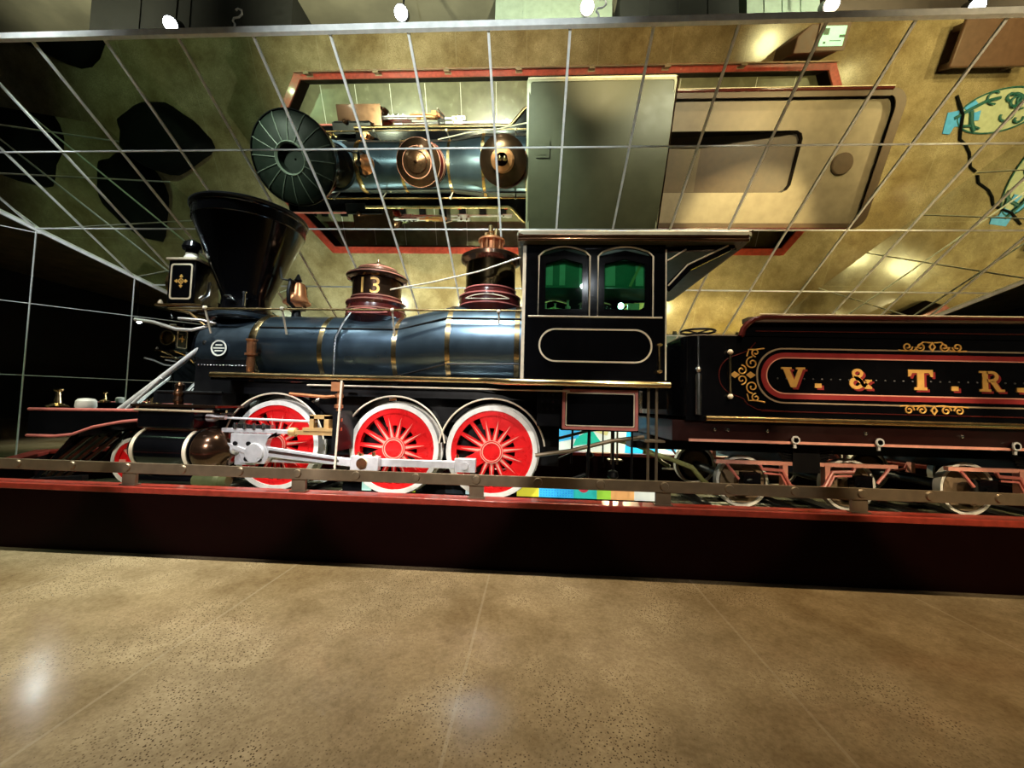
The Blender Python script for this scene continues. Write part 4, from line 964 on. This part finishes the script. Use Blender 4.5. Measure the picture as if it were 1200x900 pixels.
segs = [(-2.50, -2.36, (.45, .75, .60)), (-2.15, -1.7, (.55, .68, .04)), (-1.25, -.95, (.02, .03, .04)), (-.95, -.45, (.55, .75, .72)), (-.20, .12, (.75, .68, .05)), (.12, .62, (.04, .45, .78)), (.62, .95, (.03, .50, .42)), (.95, 1.15, (.35, .68, .06)), (1.15, 1.48, (.85, .42, .14)), (1.48, 1.84, (.78, .80, .66))]
b = B(); b.box(-2.8, 1.9, 5.86, 5.96, .17, .42); b.build('strip_backing', SOOT, GS)  # dark backing box; each coloured patch gets its own glow
for i, (x0, x1, c) in enumerate(segs):
    b = B(); b.box(x0, x1, 5.845, 5.86, .24, .415); b.build('colour_patch', flat_emit('patch_%d' % i, c, .8 if max(c) > .1 else 0), GS)
b = B()
for q in range(4):
    for k in range(12): b.ext(circ(.15+k*.04, .27+q*.035, .008, 8), 5.841, 5.845)
b.build('dot_pattern', flat_emit('patch_dots', (.02, .25, .62), .7), GS)
b = B(); b.ext(circ(.76, .405, .08, 20), 5.840, 5.845); b.build('red_spot', flat_emit('patch_red', (.65, .05, .08), .6), GS)

# ================================================================== HALL OBJECTS SEEN IN THE MIRROR
KI = thing('touchscreen_kiosk', (6.4, 3.4, 0), 'brown kiosk with green lit screen beside the plinth curb, seen reflected', 'kiosk')
b = B(); b.ext([(5.86, 3.42), (6.12, 3.20), (6.90, 3.18), (6.92, 3.62), (6.80, 3.72), (5.84, 3.74)], 0, .93, 'xy'); b.build('cabinet', KIOSK, KI, bevel=.02)
b = B(); b.box(6.28, 6.94, 3.20, 3.70, .93, .97); b.build('screen_tray', KIOSK, KI)
b = B(); b.box(6.34, 6.86, 3.26, 3.62, .97, .982); b.build('screen', SCREEN, KI)
b = B(); b.box(6.38, 6.50, 3.30, 3.42, .982, .985); b.box(6.74, 6.86, 3.42, 3.47, .982, .985); b.box(6.42, 6.47, 3.54, 3.58, .982, .985); b.box(6.55, 6.80, 3.52, 3.535, .982, .985); b.build('screen_marks', SCREEND, KI)
b = B(); b.box(9.75, 11.6, 3.0, 3.95, .40, .50); bench = b.build('bench', KIOSK, None, bevel=.03)
tag(bench, 'brown bench at the right wing, reflected in the top right corner', 'bench')
b = B()
for x in (9.95, 11.4):
    for y in (3.1, 3.85): b.box(x-.06, x+.06, y-.06, y+.06, 0, .40)
b.build('leg', KIOSK, bench)
def mound(name, cx, cy, a, b2, h, lb, sd):  # plain black mound with wavy outline, one per dark shape in the mirror
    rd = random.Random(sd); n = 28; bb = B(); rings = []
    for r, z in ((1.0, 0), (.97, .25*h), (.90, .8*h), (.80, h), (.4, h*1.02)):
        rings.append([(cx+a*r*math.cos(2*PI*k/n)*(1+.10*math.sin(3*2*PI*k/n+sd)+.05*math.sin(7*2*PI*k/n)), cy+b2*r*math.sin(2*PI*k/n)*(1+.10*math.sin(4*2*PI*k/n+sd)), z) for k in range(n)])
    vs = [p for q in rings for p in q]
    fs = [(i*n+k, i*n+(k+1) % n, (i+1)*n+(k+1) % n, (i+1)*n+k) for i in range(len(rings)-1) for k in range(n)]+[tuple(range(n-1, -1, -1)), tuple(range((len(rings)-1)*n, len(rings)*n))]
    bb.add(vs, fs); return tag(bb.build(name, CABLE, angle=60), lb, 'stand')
mound('black_mound', -10.75, 5.2, 1.22, .85, .6, 'low black mound at the left wing, reflected left of the smokestack', 1)
mound('black_mound', -12.6, 2.2, 1.5, 1.2, .8, 'low black mound reflected at the far left edge of the mirror', 2)
FG = thing('floor_map_mat', (11.2, 4.85, .0), 'pale floor mat with cyan blocks and dark teal curls near right wing', 'mat')
cx_, cy_ = 11.7, 4.75
def ell(cx, cy, a, b2, rot, n=36): 
    c_, s_ = math.cos(rot), math.sin(rot)
    return [(cx+a*math.cos(2*PI*k/n)*c_-b2*math.sin(2*PI*k/n)*s_, cy+a*math.cos(2*PI*k/n)*s_+b2*math.sin(2*PI*k/n)*c_) for k in range(n)]
b = B(); b.ext(ell(11.75, 4.75, 1.0, .5, -.15), .002, .008, 'xy'); b.build('mat_base', PALEMAT, FG)
b = B(); b.ext([(10.50, 4.78), (10.86, 4.72), (10.98, 5.06), (10.78, 5.10), (10.74, 5.26), (10.56, 5.24)], .009, .03, 'xy'); b.ext([(10.85, 4.68), (11.05, 4.52), (11.18, 4.62), (11.02, 4.80)], .009, .03, 'xy'); b.ext([(11.05, 4.82), (11.28, 4.74), (11.32, 4.95), (11.12, 4.98)], .009, .03, 'xy'); b.build('cyan_block', CYAN, FG)
b = B(); rnd = random.Random(5)
b.tube([(10.70, 4.92, .03), (11.0, 4.72, .04), (11.3, 4.55, .04), (11.6, 4.48, .04)], .04, 8)
b.tube([(11.05, 4.75, .03), (11.15, 5.0, .04), (11.3, 5.2, .04)], .045, 8)
b.tube([(10.95, 5.08, .03), (11.2, 5.08, .04), (11.4, 5.14, .04)], .03, 8)
for q in range(9):
    ex, ey = 11.35+rnd.random()*.9, 4.45+rnd.random()*.55; r0 = .09+rnd.random()*.14; a0 = rnd.random()*6
    b.tube([(ex+r0*(1-.06*k)*math.cos(a0+k*.5), ey+r0*(1-.06*k)*.8*math.sin(a0+k*.5), .03+.004*q) for k in range(9)], .022+.012*rnd.random(), 8)
b.tube([(p[0], p[1], .02) for p in ell(11.75, 4.75, .98, .48, -.15)], .02, 6, True)
b.build('teal_curl', TEAL, FG)
b = B(); b.tube([(10.55, 4.42, .03), (10.72, 4.66, .06), (10.85, 4.85, .075), (10.95, 5.15, .05), (11.05, 5.38, .03), (11.25, 5.50, .03), (11.42, 5.68, .03), (11.60, 6.02, .03), (11.78, 6.12, .03)], .032, 8)
tag(b.build('power_cable', CABLE), 'black cable snaking over the floor mat towards the right wing', 'cable')

# ================================================================== LIGHT
def spot(loc, tgt, p, c, ang=60, blend=.6, r=.07):
    l = bpy.data.lights.new('spot', 'SPOT'); l.energy = p; l.color = c; l.spot_size = math.radians(ang); l.spot_blend = blend; l.shadow_soft_size = r
    o = bpy.data.objects.new('spot_light', l); col.objects.link(o); o.location = loc
    o.rotation_euler = (Vector(tgt)-Vector(loc)).to_track_quat('-Z', 'Y').to_euler()
    return o
WARM = (1, .80, .50); NEUT = (1, .93, .76); COOL = (.86, 1, .95); YEL = (1, .84, .46)
# row over the hall in front of the plinth, aimed at the engine's side
for x, c, p in ((-6.6, NEUT, 700), (-4.0, (.85, .95, 1), 1150), (-1.6, (.9, .97, 1), 1200), (.8, NEUT, 700), (3.6, WARM, 900), (6.6, WARM, 800)):
    spot((x, .8, 6.9), (x*.92, 5.4, 2.0), p, c, 34)
# lower track further back in the hall: reaches wheels and rods
for x, c, p in ((-5.6, NEUT, 1100), (-3.2, (1, .95, .92), 2300), (-1.2, (1, .93, .84), 2300), (1.6, NEUT, 900), (4.2, WARM, 2100), (6.6, WARM, 1700)):
    spot((x, -2.6, 4.6), (x*.96, 5.3, .55), p*.85, c, 19.5, .35, .05)
# row at the mirror's lip: the floor right in front of the plinth
for x, c, p in ((-5.0, (.95, 1, .82), 2100), (-2.0, NEUT, 1800), (1.5, WARM, 950), (5.0, (1, .74, .40), 700)):
    spot((x, 4.4, 6.5), (x*.9, 3.7, 0), p, c, 60, 1)
# lamps that wash the top of the train and the floor behind it
for x, c, p in ((-5.0, COOL, 150), (-1.2, COOL, 900), (3.0, NEUT, 550), (6.0, YEL, 700)):
    spot((x, 4.5, 6.1), (x*1.02, 7.6, 1.2), p, c, 85)
for x, c, p in ((-5.0, COOL, 500), (-2.0, NEUT, 2000), (4.9, YEL, 2600)):
    spot((x, 4.75, 6.1), (x*1.0, 9.5, 0), p, c, 44)
# added lights, no fixtures: stand in for mirror bounce on far side and floor
for x, c, p in ((-5.4, COOL, 620), (-2.8, (.95, 1, .82), 520), (-.4, (1, 1, .75), 480), (2.2, YEL, 380), (5.0, YEL, 420)):
    spot((x, 10.6, 2.6), (x, 8.6, .2), p, c, 125, .7, .03)
# cool wash on the mirror frame
spot((-1.5, -1.8, 4.4), (-1.4, 5.6, 5.7), 2600, (.85, .95, 1), 46, .9, .06)
spot((5.5, -1.8, 4.4), (6.5, 6.2, 5.4), 1100, WARM, 50, .9, .06)
spot((-9.5, 1.0, 4.4), (-9.8, 7.6, 4.4), 500, (.85, .95, 1), 40, .9, .06)
# the bay to the right
for x, y in ((9.5, 4.2), (12.0, 3.0), (9.0, 2.0)):
    spot((x-.6, y-.5, 6.6), (x+.6, y+1.2, 0), 1100, YEL, 85)
spot((-9.5, 3.0, 6.5), (-9, 5.0, 0), 300, (.6, 1, .62), 80)
spot((-6.66, 3.88, 6.43), (-9.7, 7.7, 4.15), 300, (.85, .95, 1), 30, .5, .05)
# ceiling wash
for x, p in ((-8, 700), (-3, 900), (.5, 900), (4.5, 800), (8.5, 600)):
    spot((x, 3.9, 6.75), (x, 6.6, 8.5), p*.8, (1, .97, .74), 85, .9, .1)
l = bpy.data.lights.new('cab_lamp_light', 'POINT'); l.energy = 6; l.color = (.85, 1, .92); l.shadow_soft_size = .05
o = bpy.data.objects.new('cab_lamp_light', l); col.objects.link(o); o.location = (lp[0]-.1, YC-.6, lp[2]+.05)

w = bpy.data.worlds.new('hall'); scn.world = w; w.use_nodes = True
w.node_tree.nodes['Background'].inputs[0].default_value = (.9, 1, .85, 1); w.node_tree.nodes['Background'].inputs[1].default_value = .012

# ================================================================== CAMERA
cd = bpy.data.cameras.new('camera'); cam = bpy.data.objects.new('camera', cd); col.objects.link(cam)
cd.sensor_width = 36; cd.lens = 465.91/1200*36; cd.clip_start = .05
yaw, pitch, roll = -.0531, .0529, .0256
F = Vector((math.sin(yaw)*math.cos(pitch), math.cos(yaw)*math.cos(pitch), math.sin(pitch)))
r_ = Vector((math.cos(yaw), -math.sin(yaw), 0)); u_ = r_.cross(F)
R2 = r_*math.cos(roll)+u_*math.sin(roll); U2 = u_*math.cos(roll)-r_*math.sin(roll)
M = Matrix((R2, U2, -F)).transposed().to_4x4(); M.translation = (0, 0, 1.5564)
cam.matrix_world = M
scn.camera = cam

vs_ = scn.view_settings
vs_.view_transform = 'Standard'; vs_.look = 'None'; vs_.gamma = 1; vs_.use_curve_mapping = False; vs_.exposure = 0.0
scn.cycles.caustics_reflective = False; scn.cycles.caustics_refractive = False
scn.cycles.use_denoising = True
scn.cycles.max_bounces = 10; scn.cycles.glossy_bounces = 6; scn.cycles.sample_clamp_indirect = 20
